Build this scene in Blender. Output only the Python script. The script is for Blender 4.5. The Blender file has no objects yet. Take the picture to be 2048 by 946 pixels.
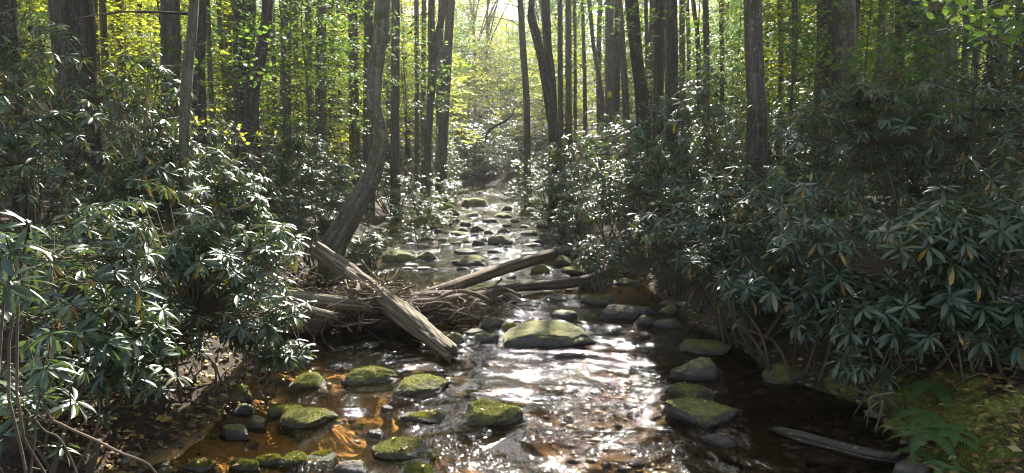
import bpy, math, random
import numpy as np
from mathutils import Vector, Matrix

rnd = random.Random(7)
rs = np.random.RandomState(11)
S = bpy.context.scene
COL = S.collection
R = math.radians

# ------------------------------------------------------------------ camera, sky, sun, exposure
CAM_H, PITCH, F = 2.4, R(7.4), 1400.0          # F in pixels of the 2048 px wide photograph
cd = bpy.data.cameras.new('camera'); cam = bpy.data.objects.new('camera', cd); COL.objects.link(cam)
cam.location = (0, 0, CAM_H); cam.rotation_euler = (R(90) - PITCH, 0, 0)
cd.sensor_width = 36.0; cd.lens = 36.0 * F / 2048.0; cd.clip_start = 0.05; cd.clip_end = 1500
S.camera = cam

SUN_EL, SUN_AZ = R(37), R(5)                # azimuth from +Y, positive to the right
W = bpy.data.worlds.new('World'); S.world = W; W.use_nodes = True
wn = W.node_tree.nodes; wl = W.node_tree.links; wn.clear()
sky = wn.new('ShaderNodeTexSky'); sky.sky_type = 'NISHITA'; sky.sun_disc = False
sky.sun_elevation = SUN_EL; sky.sun_rotation = SUN_AZ; sky.dust_density = 1.0
bg = wn.new('ShaderNodeBackground'); bg.inputs[1].default_value = 0.08
wo = wn.new('ShaderNodeOutputWorld'); hs = wn.new('ShaderNodeHueSaturation'); hs.inputs['Saturation'].default_value = 0.62; wl.new(sky.outputs[0], hs.inputs['Color']); wl.new(hs.outputs[0], bg.inputs[0]); wl.new(bg.outputs[0], wo.inputs[0])
sl = bpy.data.lights.new('sun', 'SUN'); sl.energy = 5.0; sl.angle = R(0.5); sl.color = (1.0, 0.955, 0.88)
so = bpy.data.objects.new('sun', sl); COL.objects.link(so)
sdir = Vector((math.sin(SUN_AZ) * math.cos(SUN_EL), math.cos(SUN_AZ) * math.cos(SUN_EL), math.sin(SUN_EL)))
so.rotation_euler = sdir.to_track_quat('Z', 'Y').to_euler(); so.location = (0, 0, 40)
S.view_settings.view_transform = 'Standard'; S.view_settings.look = 'None'
S.view_settings.exposure = 1.7; S.view_settings.gamma = 1.0
cy = S.cycles
cy.max_bounces = 6; cy.diffuse_bounces = 3; cy.glossy_bounces = 3; cy.transmission_bounces = 4
cy.transparent_max_bounces = 12; cy.volume_bounces = 0; cy.sample_clamp_indirect = 6.0
cy.use_denoising = True; S.cycles.filter_width = 1.15; cy.caustics_reflective = False; cy.caustics_refractive = False

# ------------------------------------------------------------------ pixel <-> world
CT, ST = math.cos(PITCH), math.sin(PITCH)
def ray(px, py):
    u = (px - 1024.0) / F; v = (473.0 - py) / F
    return np.array([u, CT + v * ST, -ST + v * CT])
def at(px, py, Y):                              # the point on that sight line at distance Y along +Y
    d = ray(px, py); return np.array([0, 0, CAM_H]) + d * (Y / d[1])
def ground(px, py, z=0.0):
    d = ray(px, py); return np.array([0, 0, CAM_H]) + d * ((z - CAM_H) / d[2])

# ------------------------------------------------------------------ noise
def _h(i, j, k, s):
    n = (i.astype(np.int64) * 374761393 + j.astype(np.int64) * 668265263 + k.astype(np.int64) * 1274126177 + s * 987643211) & 0x7fffffff
    n = ((n ^ (n >> 13)) * 1274126177) & 0x7fffffff
    n = n ^ (n >> 16)
    return (n & 0xffff) / 65535.0
def noise(x, y, z=None, s=0):
    x = np.asarray(x, float); y = np.asarray(y, float)
    z = np.zeros_like(x) if z is None else np.asarray(z, float)
    i = np.floor(x); j = np.floor(y); k = np.floor(z)
    a, b, c = x - i, y - j, z - k
    a = a * a * (3 - 2 * a); b = b * b * (3 - 2 * b); c = c * c * (3 - 2 * c)
    r = 0
    for di in (0, 1):
        for dj in (0, 1):
            for dk in (0, 1):
                w = (a if di else 1 - a) * (b if dj else 1 - b) * (c if dk else 1 - c)
                r = r + w * _h(i + di, j + dj, k + dk, s)
    return r * 2 - 1
def fbm(x, y, z=None, o=4, s=0):
    r = 0; a = 1.0; f = 1.0
    for q in range(o):
        r = r + a * noise(np.asarray(x) * f, np.asarray(y) * f, None if z is None else np.asarray(z) * f, s + q)
        a *= 0.5; f *= 2.03
    return r
def sstep(a, b, x):
    t = np.clip((x - a) / (b - a), 0, 1); return t * t * (3 - 2 * t)

# ------------------------------------------------------------------ mesh helpers
def mk_mesh(name, V, faces, mat=None, attrs=None, uv=None, smooth=True):
    """V (n,3); faces: (m,3) or (m,4) int array, or a list of such arrays; attrs: {name: per-vertex float}; uv per vertex (n,2)."""
    me = bpy.data.meshes.new(name)
    fl = faces if isinstance(faces, list) else [faces]
    fl = [np.asarray(f, np.int64) for f in fl if len(f)]
    idx = np.concatenate([f.ravel() for f in fl]).astype(np.int32)
    tot = np.concatenate([np.full(len(f), f.shape[1]) for f in fl]).astype(np.int32)
    st = np.concatenate([[0], np.cumsum(tot)[:-1]]).astype(np.int32)
    me.vertices.add(len(V)); me.vertices.foreach_set('co', np.asarray(V, np.float32).ravel())
    me.loops.add(len(idx)); me.loops.foreach_set('vertex_index', idx)
    me.polygons.add(len(tot)); me.polygons.foreach_set('loop_start', st); me.polygons.foreach_set('loop_total', tot)
    if smooth: me.polygons.foreach_set('use_smooth', np.ones(len(tot), bool))
    if uv is not None:
        ul = me.uv_layers.new(name='UVMap'); ul.data.foreach_set('uv', np.asarray(uv, np.float32)[idx].ravel())
    for k, a in (attrs or {}).items():
        at_ = me.attributes.new(k, 'FLOAT', 'POINT'); at_.data.foreach_set('value', np.asarray(a, np.float32))
    me.update(calc_edges=True)
    if mat is not None: me.materials.append(mat)
    return me
def obj(name, me, parent=None, loc=None):
    o = bpy.data.objects.new(name, me); COL.objects.link(o)
    if parent is not None: o.parent = parent
    if loc is not None: o.location = loc
    return o
def tag(o, label=None, cat=None, group=None, kind=None):
    if label: o['label'] = label
    if cat: o['category'] = cat
    if group: o['group'] = group
    if kind: o['kind'] = kind
    return o
def empty(name, loc, label, cat, group=None):
    o = bpy.data.objects.new(name, None); COL.objects.link(o); o.location = Vector(loc)
    o.empty_display_size = 0.1
    return tag(o, label, cat, group)
def copy_thing(root, loc, rz=0.0, sc=(1, 1, 1)):
    r = root.copy(); COL.objects.link(r); r.location = loc; r.rotation_euler = (0, 0, rz); r.scale = sc
    for ch in list(root.children):
        c = ch.copy(); COL.objects.link(c); c.parent = r
    return r

def catmull(P, n):
    P = np.asarray(P, float)
    if len(P) < 3:
        t = np.linspace(0, 1, n)[:, None]; return P[0] * (1 - t) + P[-1] * t
    Q = np.vstack([2 * P[0] - P[1], P, 2 * P[-1] - P[-2]])
    out = []
    for t in np.linspace(0, len(P) - 1 - 1e-6, n):
        i = int(t); f = t - i; a, b, c, d = Q[i], Q[i + 1], Q[i + 2], Q[i + 3]
        out.append(0.5 * ((2 * b) + (-a + c) * f + (2 * a - 5 * b + 4 * c - d) * f * f + (-a + 3 * b - 3 * c + d) * f ** 3))
    return np.array(out)
def tube(P, rad, sides=8, n=None, rough=0.0, seed=0, caps=True, flute=0.0, nfreq=3.0, vfreq=0.6):
    """P polyline of (x,y,z); rad radius per control point -> V, quads, tris, uv"""
    P = np.asarray(P, float); rad = np.asarray(rad, float) * np.ones(len(P))
    if n is not None:
        pr = catmull(np.hstack([P, rad[:, None]]), n); P, rad = pr[:, :3], np.maximum(pr[:, 3], 1e-4)
    T = np.gradient(P, axis=0); T /= np.linalg.norm(T, axis=1)[:, None] + 1e-9
    ref = np.array([0.13, -0.97, 0.2]) if abs(T[0][1]) < 0.9 else np.array([1.0, 0, 0.1])
    N = np.zeros_like(P); b = ref
    for i in range(len(P)):
        v = b - T[i] * np.dot(b, T[i]); v /= np.linalg.norm(v) + 1e-9; N[i] = v; b = v
    B = np.cross(T, N)
    L = np.concatenate([[0], np.cumsum(np.linalg.norm(np.diff(P, axis=0), axis=1))])
    a = np.arange(sides) * 2 * math.pi / sides
    ca, sa = np.cos(a), np.sin(a)
    rr = rad[:, None] * np.ones((1, sides))
    if rough:
        X = ca[None, :] * nfreq + 0 * L[:, None]; Y = sa[None, :] * nfreq + 0 * L[:, None]; Z = L[:, None] * vfreq / max(rad.max(), 0.02) * 0.5 + 0 * X
        rr = rr * (1 + rough * fbm(X + seed * 7.1, Y + 3.3, Z, 3, seed) * 0.8)
    if flute:
        rr = rr * (1 + flute * np.sin(a[None, :] * 5 + seed + L[:, None] * 0.7) * 0.6)
    V = P[:, None, :] + rr[:, :, None] * (ca[None, :, None] * N[:, None, :] + sa[None, :, None] * B[:, None, :])
    m = len(P)
    i = np.arange(m - 1)[:, None] * sides; j = np.arange(sides)[None, :]; j2 = (j + 1) % sides
    Q = np.stack([i + j, i + j2, i + sides + j2, i + sides + j], -1).reshape(-1, 4)
    V = V.reshape(-1, 3)
    uv = np.stack([np.tile(a, m) * np.repeat(rad, sides), np.repeat(L, sides)], 1)
    tris = np.zeros((0, 3), int)
    if caps:
        V = np.vstack([V, P[0], P[-1]]); uv = np.vstack([uv, [0, 0], [0, L[-1]]])
        c0, c1 = m * sides, m * sides + 1
        jj = np.arange(sides); jn = (jj + 1) % sides; e = (m - 1) * sides
        tris = np.vstack([np.stack([np.full(sides, c0), jn, jj], 1), np.stack([np.full(sides, c1), e + jj, e + jn], 1)])
    return V, Q, tris, uv
class Bag:                                      # joins pieces into one mesh
    def __init__(s): s.V, s.Q, s.T, s.uv, s.n = [], [], [], [], 0
    def add(s, V, Q, T, uv):
        s.V.append(V); s.uv.append(uv)
        if len(Q): s.Q.append(np.asarray(Q) + s.n)
        if len(T): s.T.append(np.asarray(T) + s.n)
        s.n += len(V)
    def tube(s, *a, **k): s.add(*tube(*a, **k))
    def mesh(s, name, mat):
        f = []
        if s.Q: f.append(np.vstack(s.Q))
        if s.T: f.append(np.vstack(s.T))
        return mk_mesh(name, np.vstack(s.V), f, mat, uv=np.vstack(s.uv))

# ------------------------------------------------------------------ materials
def mat(name):
    m = bpy.data.materials.new(name); m.use_nodes = True; m.node_tree.nodes.clear(); return m, m.node_tree.nodes, m.node_tree.links
def nd(ns, t, **k):
    n = ns.new(t)
    for a, b in k.items():
        if a.startswith('i_'):
            key = a[2:]; key = int(key) if key.isdigit() else key.replace('_', ' ')
            n.inputs[key].default_value = b
        else: setattr(n, a, b)
    return n
def ramp(ns, stops, interp='LINEAR'):
    r = ns.new('ShaderNodeValToRGB'); r.color_ramp.interpolation = interp
    e = r.color_ramp.elements
    while len(e) < len(stops): e.new(0.5)
    for i, (p, c) in enumerate(stops):
        e[i].position = p; e[i].color = (c[0], c[1], c[2], 1) if not isinstance(c, (int, float)) else (c, c, c, 1)
    return r
def noise_n(ns, ls, vec, scale, detail=4, rough=0.6):
    n = nd(ns, 'ShaderNodeTexNoise'); n.inputs['Scale'].default_value = scale; n.inputs['Detail'].default_value = detail; n.inputs['Roughness'].default_value = rough
    ls.new(vec, n.inputs['Vector']); return n
def scaled(ns, ls, vec, sc):
    m = nd(ns, 'ShaderNodeMapping'); m.inputs['Scale'].default_value = sc; ls.new(vec, m.inputs['Vector']); return m.outputs[0]
def mixc(ns, ls, fac, a, b, mode='MIX'):
    m = nd(ns, 'ShaderNodeMix', data_type='RGBA', blend_type=mode)
    for k, v in ((0, fac), (6, a), (7, b)):
        if hasattr(v, 'is_linked') or isinstance(v, bpy.types.NodeSocket): ls.new(v, m.inputs[k])
        elif isinstance(v, (int, float)): m.inputs[k].default_value = v
        else: m.inputs[k].default_value = (v[0], v[1], v[2], 1)
    return m.outputs[2]
def mth(ns, ls, op, a, b=None, clamp=False):
    m = nd(ns, 'ShaderNodeMath', operation=op, use_clamp=clamp)
    for k, v in ((0, a), (1, b)):
        if v is None: continue
        if isinstance(v, bpy.types.NodeSocket): ls.new(v, m.inputs[k])
        else: m.inputs[k].default_value = v
    return m.outputs[0]

def leaf_material(name, stops, rough=0.35, transl=0.25, tcol=(0.25, 0.4, 0.05), pale=(0.12, 0.16, 0.07), spec=0.5, glob=0.25):
    m, ns, ls = mat(name)
    a = nd(ns, 'ShaderNodeAttribute', attribute_name='tint')
    oi = nd(ns, 'ShaderNodeObjectInfo')
    f = mth(ns, ls, 'ADD', a.outputs['Fac'], mth(ns, ls, 'MULTIPLY', mth(ns, ls, 'SUBTRACT', oi.outputs['Random'], 0.5), glob))
    r = ramp(ns, stops); ls.new(f, r.inputs[0])
    geo = nd(ns, 'ShaderNodeNewGeometry')
    nz = noise_n(ns, ls, geo.outputs['Position'], 30, 2)
    c0 = mixc(ns, ls, 0.25, r.outputs[0], nz.outputs['Fac'], 'MULTIPLY')
    c = mixc(ns, ls, mth(ns, ls, 'MULTIPLY', geo.outputs['Backfacing'], 0.6), c0, pale)
    p = nd(ns, 'ShaderNodeBsdfPrincipled'); ls.new(c, p.inputs['Base Color']); p.inputs['Roughness'].default_value = rough
    p.inputs['Specular IOR Level'].default_value = spec
    t = nd(ns, 'ShaderNodeBsdfTranslucent'); tc = mixc(ns, ls, 0.65, r.outputs[0], tcol); ls.new(tc, t.inputs[0])
    mx = nd(ns, 'ShaderNodeMixShader'); mx.inputs[0].default_value = transl
    ls.new(p.outputs[0], mx.inputs[1]); ls.new(t.outputs[0], mx.inputs[2])
    o = nd(ns, 'ShaderNodeOutputMaterial'); ls.new(mx.outputs[0], o.inputs[0])
    return m
M = {}
M['rhodo'] = leaf_material('rhododendron_leaf', [(0.0, (0.032, 0.062, 0.032)), (0.4, (0.066, 0.108, 0.054)), (0.75, (0.12, 0.165, 0.07)), (0.93, (0.18, 0.21, 0.04)), (0.95, (0.5, 0.32, 0.03)), (1.0, (0.42, 0.17, 0.03))],
                       rough=0.40, transl=0.18, tcol=(0.26, 0.38, 0.05), pale=(0.12, 0.15, 0.10), spec=0.85, glob=0.03)
M['green'] = leaf_material('broad_leaf_green', [(0.0, (0.015, 0.045, 0.012)), (0.45, (0.04, 0.095, 0.018)), (0.8, (0.11, 0.18, 0.03)), (1.0, (0.35, 0.30, 0.03))],
                       rough=0.5, transl=0.5, tcol=(0.24, 0.42, 0.05), spec=0.4)
M['yellow'] = leaf_material('broad_leaf_yellow', [(0.0, (0.06, 0.13, 0.02)), (0.5, (0.17, 0.24, 0.03)), (0.85, (0.45, 0.42, 0.04)), (1.0, (0.55, 0.33, 0.04))],
                       rough=0.5, transl=0.6, tcol=(0.68, 0.70, 0.06), spec=0.4)
M['needle'] = leaf_material('conifer_needles', [(0.0, (0.03, 0.055, 0.025)), (1.0, (0.08, 0.10, 0.035))], rough=0.5, transl=0.3, tcol=(0.25, 0.3, 0.08), spec=0.4)
M['fern'] = leaf_material('fern_frond', [(0.0, (0.06, 0.17, 0.04)), (0.8, (0.13, 0.25, 0.05)), (1.0, (0.42, 0.42, 0.10))], rough=0.5, transl=0.35, tcol=(0.2, 0.45, 0.08), spec=0.3)
M['litter'] = leaf_material('fallen_leaf', [(0.0, (0.10, 0.05, 0.025)), (0.35, (0.25, 0.13, 0.05)), (0.6, (0.42, 0.26, 0.10)), (0.85, (0.55, 0.42, 0.10)), (1.0, (0.6, 0.5, 0.25))],
                       rough=0.55, transl=0.25, tcol=(0.6, 0.4, 0.1), pale=(0.4, 0.3, 0.18), spec=0.35, glob=0.0)

def bark_material(name, dark, light, moss=0.0, lichen=0.3, vs=2.2, us=26, bump=0.8):
    m, ns, ls = mat(name)
    tc = nd(ns, 'ShaderNodeTexCoord'); geo = nd(ns, 'ShaderNodeNewGeometry'); oi = nd(ns, 'ShaderNodeObjectInfo')
    uvv = scaled(ns, ls, tc.outputs['UV'], (us, vs, 1))
    n1 = noise_n(ns, ls, uvv, 1.0, 6, 0.65)
    v = nd(ns, 'ShaderNodeTexVoronoi', feature='DISTANCE_TO_EDGE'); v.inputs['Scale'].default_value = 0.8
    ls.new(mixc(ns, ls, 0.55, uvv, n1.outputs['Color']), v.inputs['Vector'])
    ridge = mth(ns, ls, 'MULTIPLY', mth(ns, ls, 'MINIMUM', v.outputs['Distance'], 0.25), 4.0)
    h = mth(ns, ls, 'ADD', mth(ns, ls, 'MULTIPLY', n1.outputs['Fac'], 0.75), mth(ns, ls, 'MULTIPLY', ridge, 0.28))
    r = ramp(ns, [(0.2, dark), (0.85, light)]); ls.new(h, r.inputs[0])
    col = r.outputs[0]
    n2 = noise_n(ns, ls, geo.outputs['Position'], 20, 5, 0.7)
    lr = ramp(ns, [(0.58, 0.0), (0.64, 1.0)]); ls.new(n2.outputs['Fac'], lr.inputs[0])
    col = mixc(ns, ls, mth(ns, ls, 'MULTIPLY', lr.outputs[0], lichen), col, (0.34, 0.36, 0.28))
    if moss:
        n3 = noise_n(ns, ls, geo.outputs['Position'], 2.3, 5, 0.7)
        mr = ramp(ns, [(0.62 - moss * 0.3, 0.0), (0.72 - moss * 0.3, 1.0)]); ls.new(n3.outputs['Fac'], mr.inputs[0])
        col = mixc(ns, ls, mth(ns, ls, 'MULTIPLY', mr.outputs[0], 0.8), col, (0.07, 0.09, 0.02))
    b = nd(ns, 'ShaderNodeBump'); b.inputs['Strength'].default_value = bump; b.inputs['Distance'].default_value = 0.03; ls.new(h, b.inputs['Height'])
    p = nd(ns, 'ShaderNodeBsdfPrincipled'); ls.new(col, p.inputs['Base Color']); p.inputs['Roughness'].default_value = 0.85; p.inputs['Specular IOR Level'].default_value = 0.25
    ls.new(b.outputs[0], p.inputs['Normal'])
    o = nd(ns, 'ShaderNodeOutputMaterial'); ls.new(p.outputs[0], o.inputs[0]); return m
M['bark'] = bark_material('grey_brown_bark', (0.045, 0.035, 0.028), (0.20, 0.165, 0.13), 0.25, 0.75, 3.0, 34)
M['bark_moss'] = bark_material('mossy_pale_bark', (0.07, 0.06, 0.042), (0.26, 0.225, 0.165), 0.35, 0.8, 5, 16, 0.9)
M['bark_dark'] = bark_material('dark_furrowed_bark', (0.03, 0.022, 0.018), (0.14, 0.11, 0.085), 0.2, 0.5, 3.0, 28, 1.0)
M['bark_far'] = bark_material('distant_bark', (0.05, 0.04, 0.032), (0.17, 0.14, 0.115), 0.2, 0.4, 2.4, 16, 0.4)
M['wood'] = bark_material('weathered_bare_wood', (0.08, 0.06, 0.042), (0.42, 0.35, 0.24), 0.0, 0.1, 2.2, 60, 1.0)
M['wood_dark'] = bark_material('dark_rotting_wood', (0.06, 0.04, 0.028), (0.24, 0.17, 0.11), 0.2, 0.2, 1.4, 26, 0.9)
M['stick'] = bark_material('dry_stick', (0.06, 0.042, 0.03), (0.27, 0.20, 0.14), 0.0, 0.1, 6, 40, 0.4)
M['twig'] = bark_material('brown_twig', (0.07, 0.05, 0.035), (0.20, 0.15, 0.10), 0.0, 0.2, 6, 40, 0.4)

def rock_material():
    m, ns, ls = mat('mossy_creek_rock')
    geo = nd(ns, 'ShaderNodeNewGeometry'); oi = nd(ns, 'ShaderNodeObjectInfo')
    a = nd(ns, 'ShaderNodeAttribute', attribute_name='moss')
    P = geo.outputs['Position']
    n1 = noise_n(ns, ls, P, 6, 8, 0.65)
    r = ramp(ns, [(0.3, (0.07, 0.058, 0.045)), (0.55, (0.16, 0.14, 0.115)), (0.75, (0.25, 0.22, 0.18))]); ls.new(n1.outputs['Fac'], r.inputs[0])
    sx = nd(ns, 'ShaderNodeSeparateXYZ'); ls.new(geo.outputs['Normal'], sx.inputs[0])
    n2 = noise_n(ns, ls, P, 7, 6, 0.7)
    t = mth(ns, ls, 'ADD', mth(ns, ls, 'ADD', mth(ns, ls, 'MULTIPLY', sx.outputs[2], 0.75), mth(ns, ls, 'MULTIPLY', n2.outputs['Fac'], 1.35)), mth(ns, ls, 'SUBTRACT', a.outputs['Fac'], 1.52))
    mk = ramp(ns, [(0.0, 0.0), (0.12, 1.0)]); ls.new(t, mk.inputs[0])
    n3 = noise_n(ns, ls, P, 38, 4, 0.75)
    n4 = noise_n(ns, ls, P, 5, 3, 0.6)
    mc = ramp(ns, [(0.32, (0.06, 0.07, 0.012)), (0.46, (0.13, 0.13, 0.02)), (0.58, (0.26, 0.24, 0.035)), (0.7, (0.38, 0.33, 0.05))])
    ls.new(mth(ns, ls, 'ADD', mth(ns, ls, 'MULTIPLY', n3.outputs['Fac'], 0.45), mth(ns, ls, 'MULTIPLY', n4.outputs['Fac'], 0.6)), mc.inputs[0])
    col = mixc(ns, ls, mk.outputs[0], r.outputs[0], mc.outputs[0])
    sp = nd(ns, 'ShaderNodeSeparateXYZ'); ls.new(P, sp.inputs[0])
    wz = mth(ns, ls, 'ADD', sp.outputs[2], mth(ns, ls, 'MULTIPLY', n2.outputs['Fac'], -0.04))
    wet = ramp(ns, [(0.0, 1.0), (0.045, 0.0)]); ls.new(wz, wet.inputs[0])
    col = mixc(ns, ls, mth(ns, ls, 'MULTIPLY', wet.outputs[0], 0.75), col, (0.03, 0.025, 0.018))
    sub = ramp(ns, [(0.0, 1.0), (1.0, 0.0)]); ls.new(mth(ns, ls, 'MULTIPLY', mth(ns, ls, 'ADD', sp.outputs[2], 0.03), 40.0, True), sub.inputs[0])
    col = mixc(ns, ls, mth(ns, ls, 'MULTIPLY', sub.outputs[0], 0.85), col, (0.14, 0.085, 0.035))
    b = nd(ns, 'ShaderNodeBump'); b.inputs['Strength'].default_value = 0.9; b.inputs['Distance'].default_value = 0.03
    nb = noise_n(ns, ls, P, 40, 8, 0.7)
    ls.new(mth(ns, ls, 'ADD', nb.outputs['Fac'], mth(ns, ls, 'MULTIPLY', mth(ns, ls, 'MULTIPLY', n3.outputs['Fac'], mk.outputs[0]), 1.0)), b.inputs['Height'])
    p = nd(ns, 'ShaderNodeBsdfPrincipled'); ls.new(col, p.inputs['Base Color'])
    ro = mth(ns, ls, 'SUBTRACT', 0.85, mth(ns, ls, 'MULTIPLY', wet.outputs[0], 0.55)); ls.new(ro, p.inputs['Roughness'])
    p.inputs['Specular IOR Level'].default_value = 0.4
    ls.new(mth(ns, ls, 'MULTIPLY', mk.outputs[0], 0.25), p.inputs['Sheen Weight'])
    ls.new(b.outputs[0], p.inputs['Normal'])
    o = nd(ns, 'ShaderNodeOutputMaterial'); ls.new(p.outputs[0], o.inputs[0]); return m
M['rock'] = rock_material()

def ground_material():
    m, ns, ls = mat('forest_floor_and_creek_bed')
    geo = nd(ns, 'ShaderNodeNewGeometry'); P = geo.outputs['Position']
    am = nd(ns, 'ShaderNodeAttribute', attribute_name='moss'); ab = nd(ns, 'ShaderNodeAttribute', attribute_name='bed'); asn = nd(ns, 'ShaderNodeAttribute', attribute_name='sand')
    n1 = noise_n(ns, ls, P, 3, 8, 0.7); n2 = noise_n(ns, ls, P, 25, 5, 0.7)
    soil = ramp(ns, [(0.3, (0.022, 0.016, 0.011)), (0.5, (0.06, 0.042, 0.027)), (0.7, (0.13, 0.09, 0.052))])
    ls.new(mth(ns, ls, 'ADD', mth(ns, ls, 'MULTIPLY', n1.outputs['Fac'], 0.5), mth(ns, ls, 'MULTIPLY', n2.outputs['Fac'], 0.5)), soil.inputs[0])
    nm = noise_n(ns, ls, P, 5, 5, 0.7)
    mk = ramp(ns, [(0.0, 0.0), (0.08, 1.0)]); ls.new(mth(ns, ls, 'ADD', mth(ns, ls, 'SUBTRACT', nm.outputs['Fac'], 1.0), am.outputs['Fac']), mk.inputs[0])
    mossc = ramp(ns, [(0.3, (0.05, 0.065, 0.014)), (0.5, (0.15, 0.16, 0.028)), (0.68, (0.34, 0.33, 0.05))]); ls.new(n2.outputs['Fac'], mossc.inputs[0])
    c = mixc(ns, ls, mk.outputs[0], soil.outputs[0], mossc.outputs[0])
    vo = nd(ns, 'ShaderNodeTexVoronoi'); vo.inputs['Scale'].default_value = 11; 
    ls.new(scaled(ns, ls, mixc(ns, ls, 0.12, P, n2.outputs['Color']), (0.7, 1.0, 1.0)), vo.inputs['Vector'])
    bed = ramp(ns, [(0.0, (0.035, 0.022, 0.012)), (0.35, (0.085, 0.055, 0.028)), (0.7, (0.15, 0.10, 0.05)), (1.0, (0.07, 0.06, 0.045))])
    sv = nd(ns, 'ShaderNodeSeparateColor'); ls.new(vo.outputs['Color'], sv.inputs[0]); ls.new(sv.outputs[0], bed.inputs[0])
    ed = ramp(ns, [(0.35, 1.0), (0.62, 0.35)]); ls.new(vo.outputs['Distance'], ed.inputs[0])
    bedc = mixc(ns, ls, 0.8, bed.outputs[0], ed.outputs[0], 'MULTIPLY')
    bedc = mixc(ns, ls, mth(ns, ls, 'MULTIPLY', n1.outputs['Fac'], 0.7), bedc, (0.05, 0.034, 0.018))
    sandc = ramp(ns, [(0.3, (0.42, 0.22, 0.065)), (0.7, (0.62, 0.37, 0.14))]); ls.new(n2.outputs['Fac'], sandc.inputs[0])
    bedc = mixc(ns, ls, asn.outputs['Fac'], bedc, sandc.outputs[0])
    c = mixc(ns, ls, ab.outputs['Fac'], c, bedc)
    b = nd(ns, 'ShaderNodeBump'); b.inputs['Strength'].default_value = 0.8; b.inputs['Distance'].default_value = 0.03
    pe = mth(ns, ls, 'MULTIPLY', mth(ns, ls, 'SUBTRACT', 1.0, vo.outputs['Distance']), ab.outputs['Fac'])
    ls.new(mth(ns, ls, 'ADD', n2.outputs['Fac'], pe), b.inputs['Height'])
    p = nd(ns, 'ShaderNodeBsdfPrincipled'); ls.new(c, p.inputs['Base Color']); p.inputs['Roughness'].default_value = 0.85; p.inputs['Specular IOR Level'].default_value = 0.3
    ls.new(b.outputs[0], p.inputs['Normal'])
    o = nd(ns, 'ShaderNodeOutputMaterial'); ls.new(p.outputs[0], o.inputs[0]); return m
M['ground'] = ground_material()

def water_material():
    m, ns, ls = mat('clear_creek_water')
    geo = nd(ns, 'ShaderNodeNewGeometry'); P = geo.outputs['Position']
    a = nd(ns, 'ShaderNodeAttribute', attribute_name='chop')
    n1 = noise_n(ns, ls, scaled(ns, ls, P, (1.0, 0.75, 1)), 22, 3, 0.6)
    n2 = noise_n(ns, ls, scaled(ns, ls, P, (1.0, 0.8, 1)), 7, 3, 0.55)
    h = mth(ns, ls, 'ADD', mth(ns, ls, 'MULTIPLY', n1.outputs['Fac'], 0.022), mth(ns, ls, 'MULTIPLY', n2.outputs['Fac'], 0.05))
    h = mth(ns, ls, 'MULTIPLY', h, a.outputs['Fac'])
    b = nd(ns, 'ShaderNodeBump'); b.inputs['Strength'].default_value = 1.0; b.inputs['Distance'].default_value = 1.0; ls.new(h, b.inputs['Height'])
    fr = nd(ns, 'ShaderNodeFresnel'); fr.inputs['IOR'].default_value = 1.33; ls.new(b.outputs[0], fr.inputs['Normal'])
    tr = nd(ns, 'ShaderNodeBsdfTransparent'); tr.inputs[0].default_value = (0.90, 0.80, 0.62, 1)
    gl = nd(ns, 'ShaderNodeBsdfGlossy'); gl.inputs['Roughness'].default_value = 0.045; ls.new(b.outputs[0], gl.inputs['Normal'])
    mx = nd(ns, 'ShaderNodeMixShader'); ls.new(fr.outputs[0], mx.inputs[0]); ls.new(tr.outputs[0], mx.inputs[1]); ls.new(gl.outputs[0], mx.inputs[2])
    o = nd(ns, 'ShaderNodeOutputMaterial'); ls.new(mx.outputs[0], o.inputs[0]); return m
M['water'] = water_material()

# ------------------------------------------------------------------ creek outline and terrain
LE = [(150, 1500), (300, 946), (450, 850), (530, 745), (545, 660), (540, 600), (640, 525), (745, 500), (770, 445), (820, 412), (880, 390), (905, 378), (930, 368), (930, 362)]
RE = [(2500, 1500), (1860, 946), (1745, 820), (1600, 765), (1500, 710), (1400, 655), (1330, 610), (1285, 560), (1160, 505), (1130, 450), (1095, 405), (1040, 385), (1000, 372), (985, 364)]
def edge(E):
    P = [ground(*e) for e in E]; return np.array([p[1] for p in P]), np.array([p[0] for p in P])
LY, LX = edge(LE); RY, RX = edge(RE)
LY = np.concatenate([[-6], LY]); LX = np.concatenate([[-3.0], LX]); RY = np.concatenate([[-6], RY]); RX = np.concatenate([[3.4], RX])
def left_x(y): return np.interp(y, LY, LX, right=LX[-1] - 6) + 0.12 * noise(y * 1.3, y * 0, s=3)
def right_x(y): return np.interp(y, RY, RX, right=RX[-1] - 5) + 0.12 * noise(y * 1.1, y * 0, s=5)
def blob(x, y, c, rx, ry, rot=0.0):
    dx, dy = x - c[0], y - c[1]; ca, sa = math.cos(rot), math.sin(rot)
    u = (dx * ca + dy * sa) / rx; v = (-dx * sa + dy * ca) / ry
    return np.exp(-(u * u + v * v))
g_bar = ground(620, 900); g_litter = ground(355, 870, 0.15); g_moss = ground(1930, 830, 0.3); g_jam = ground(720, 640, 0.0); g_sand2 = ground(640, 720); g_sand3 = ground(1230, 575)
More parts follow.
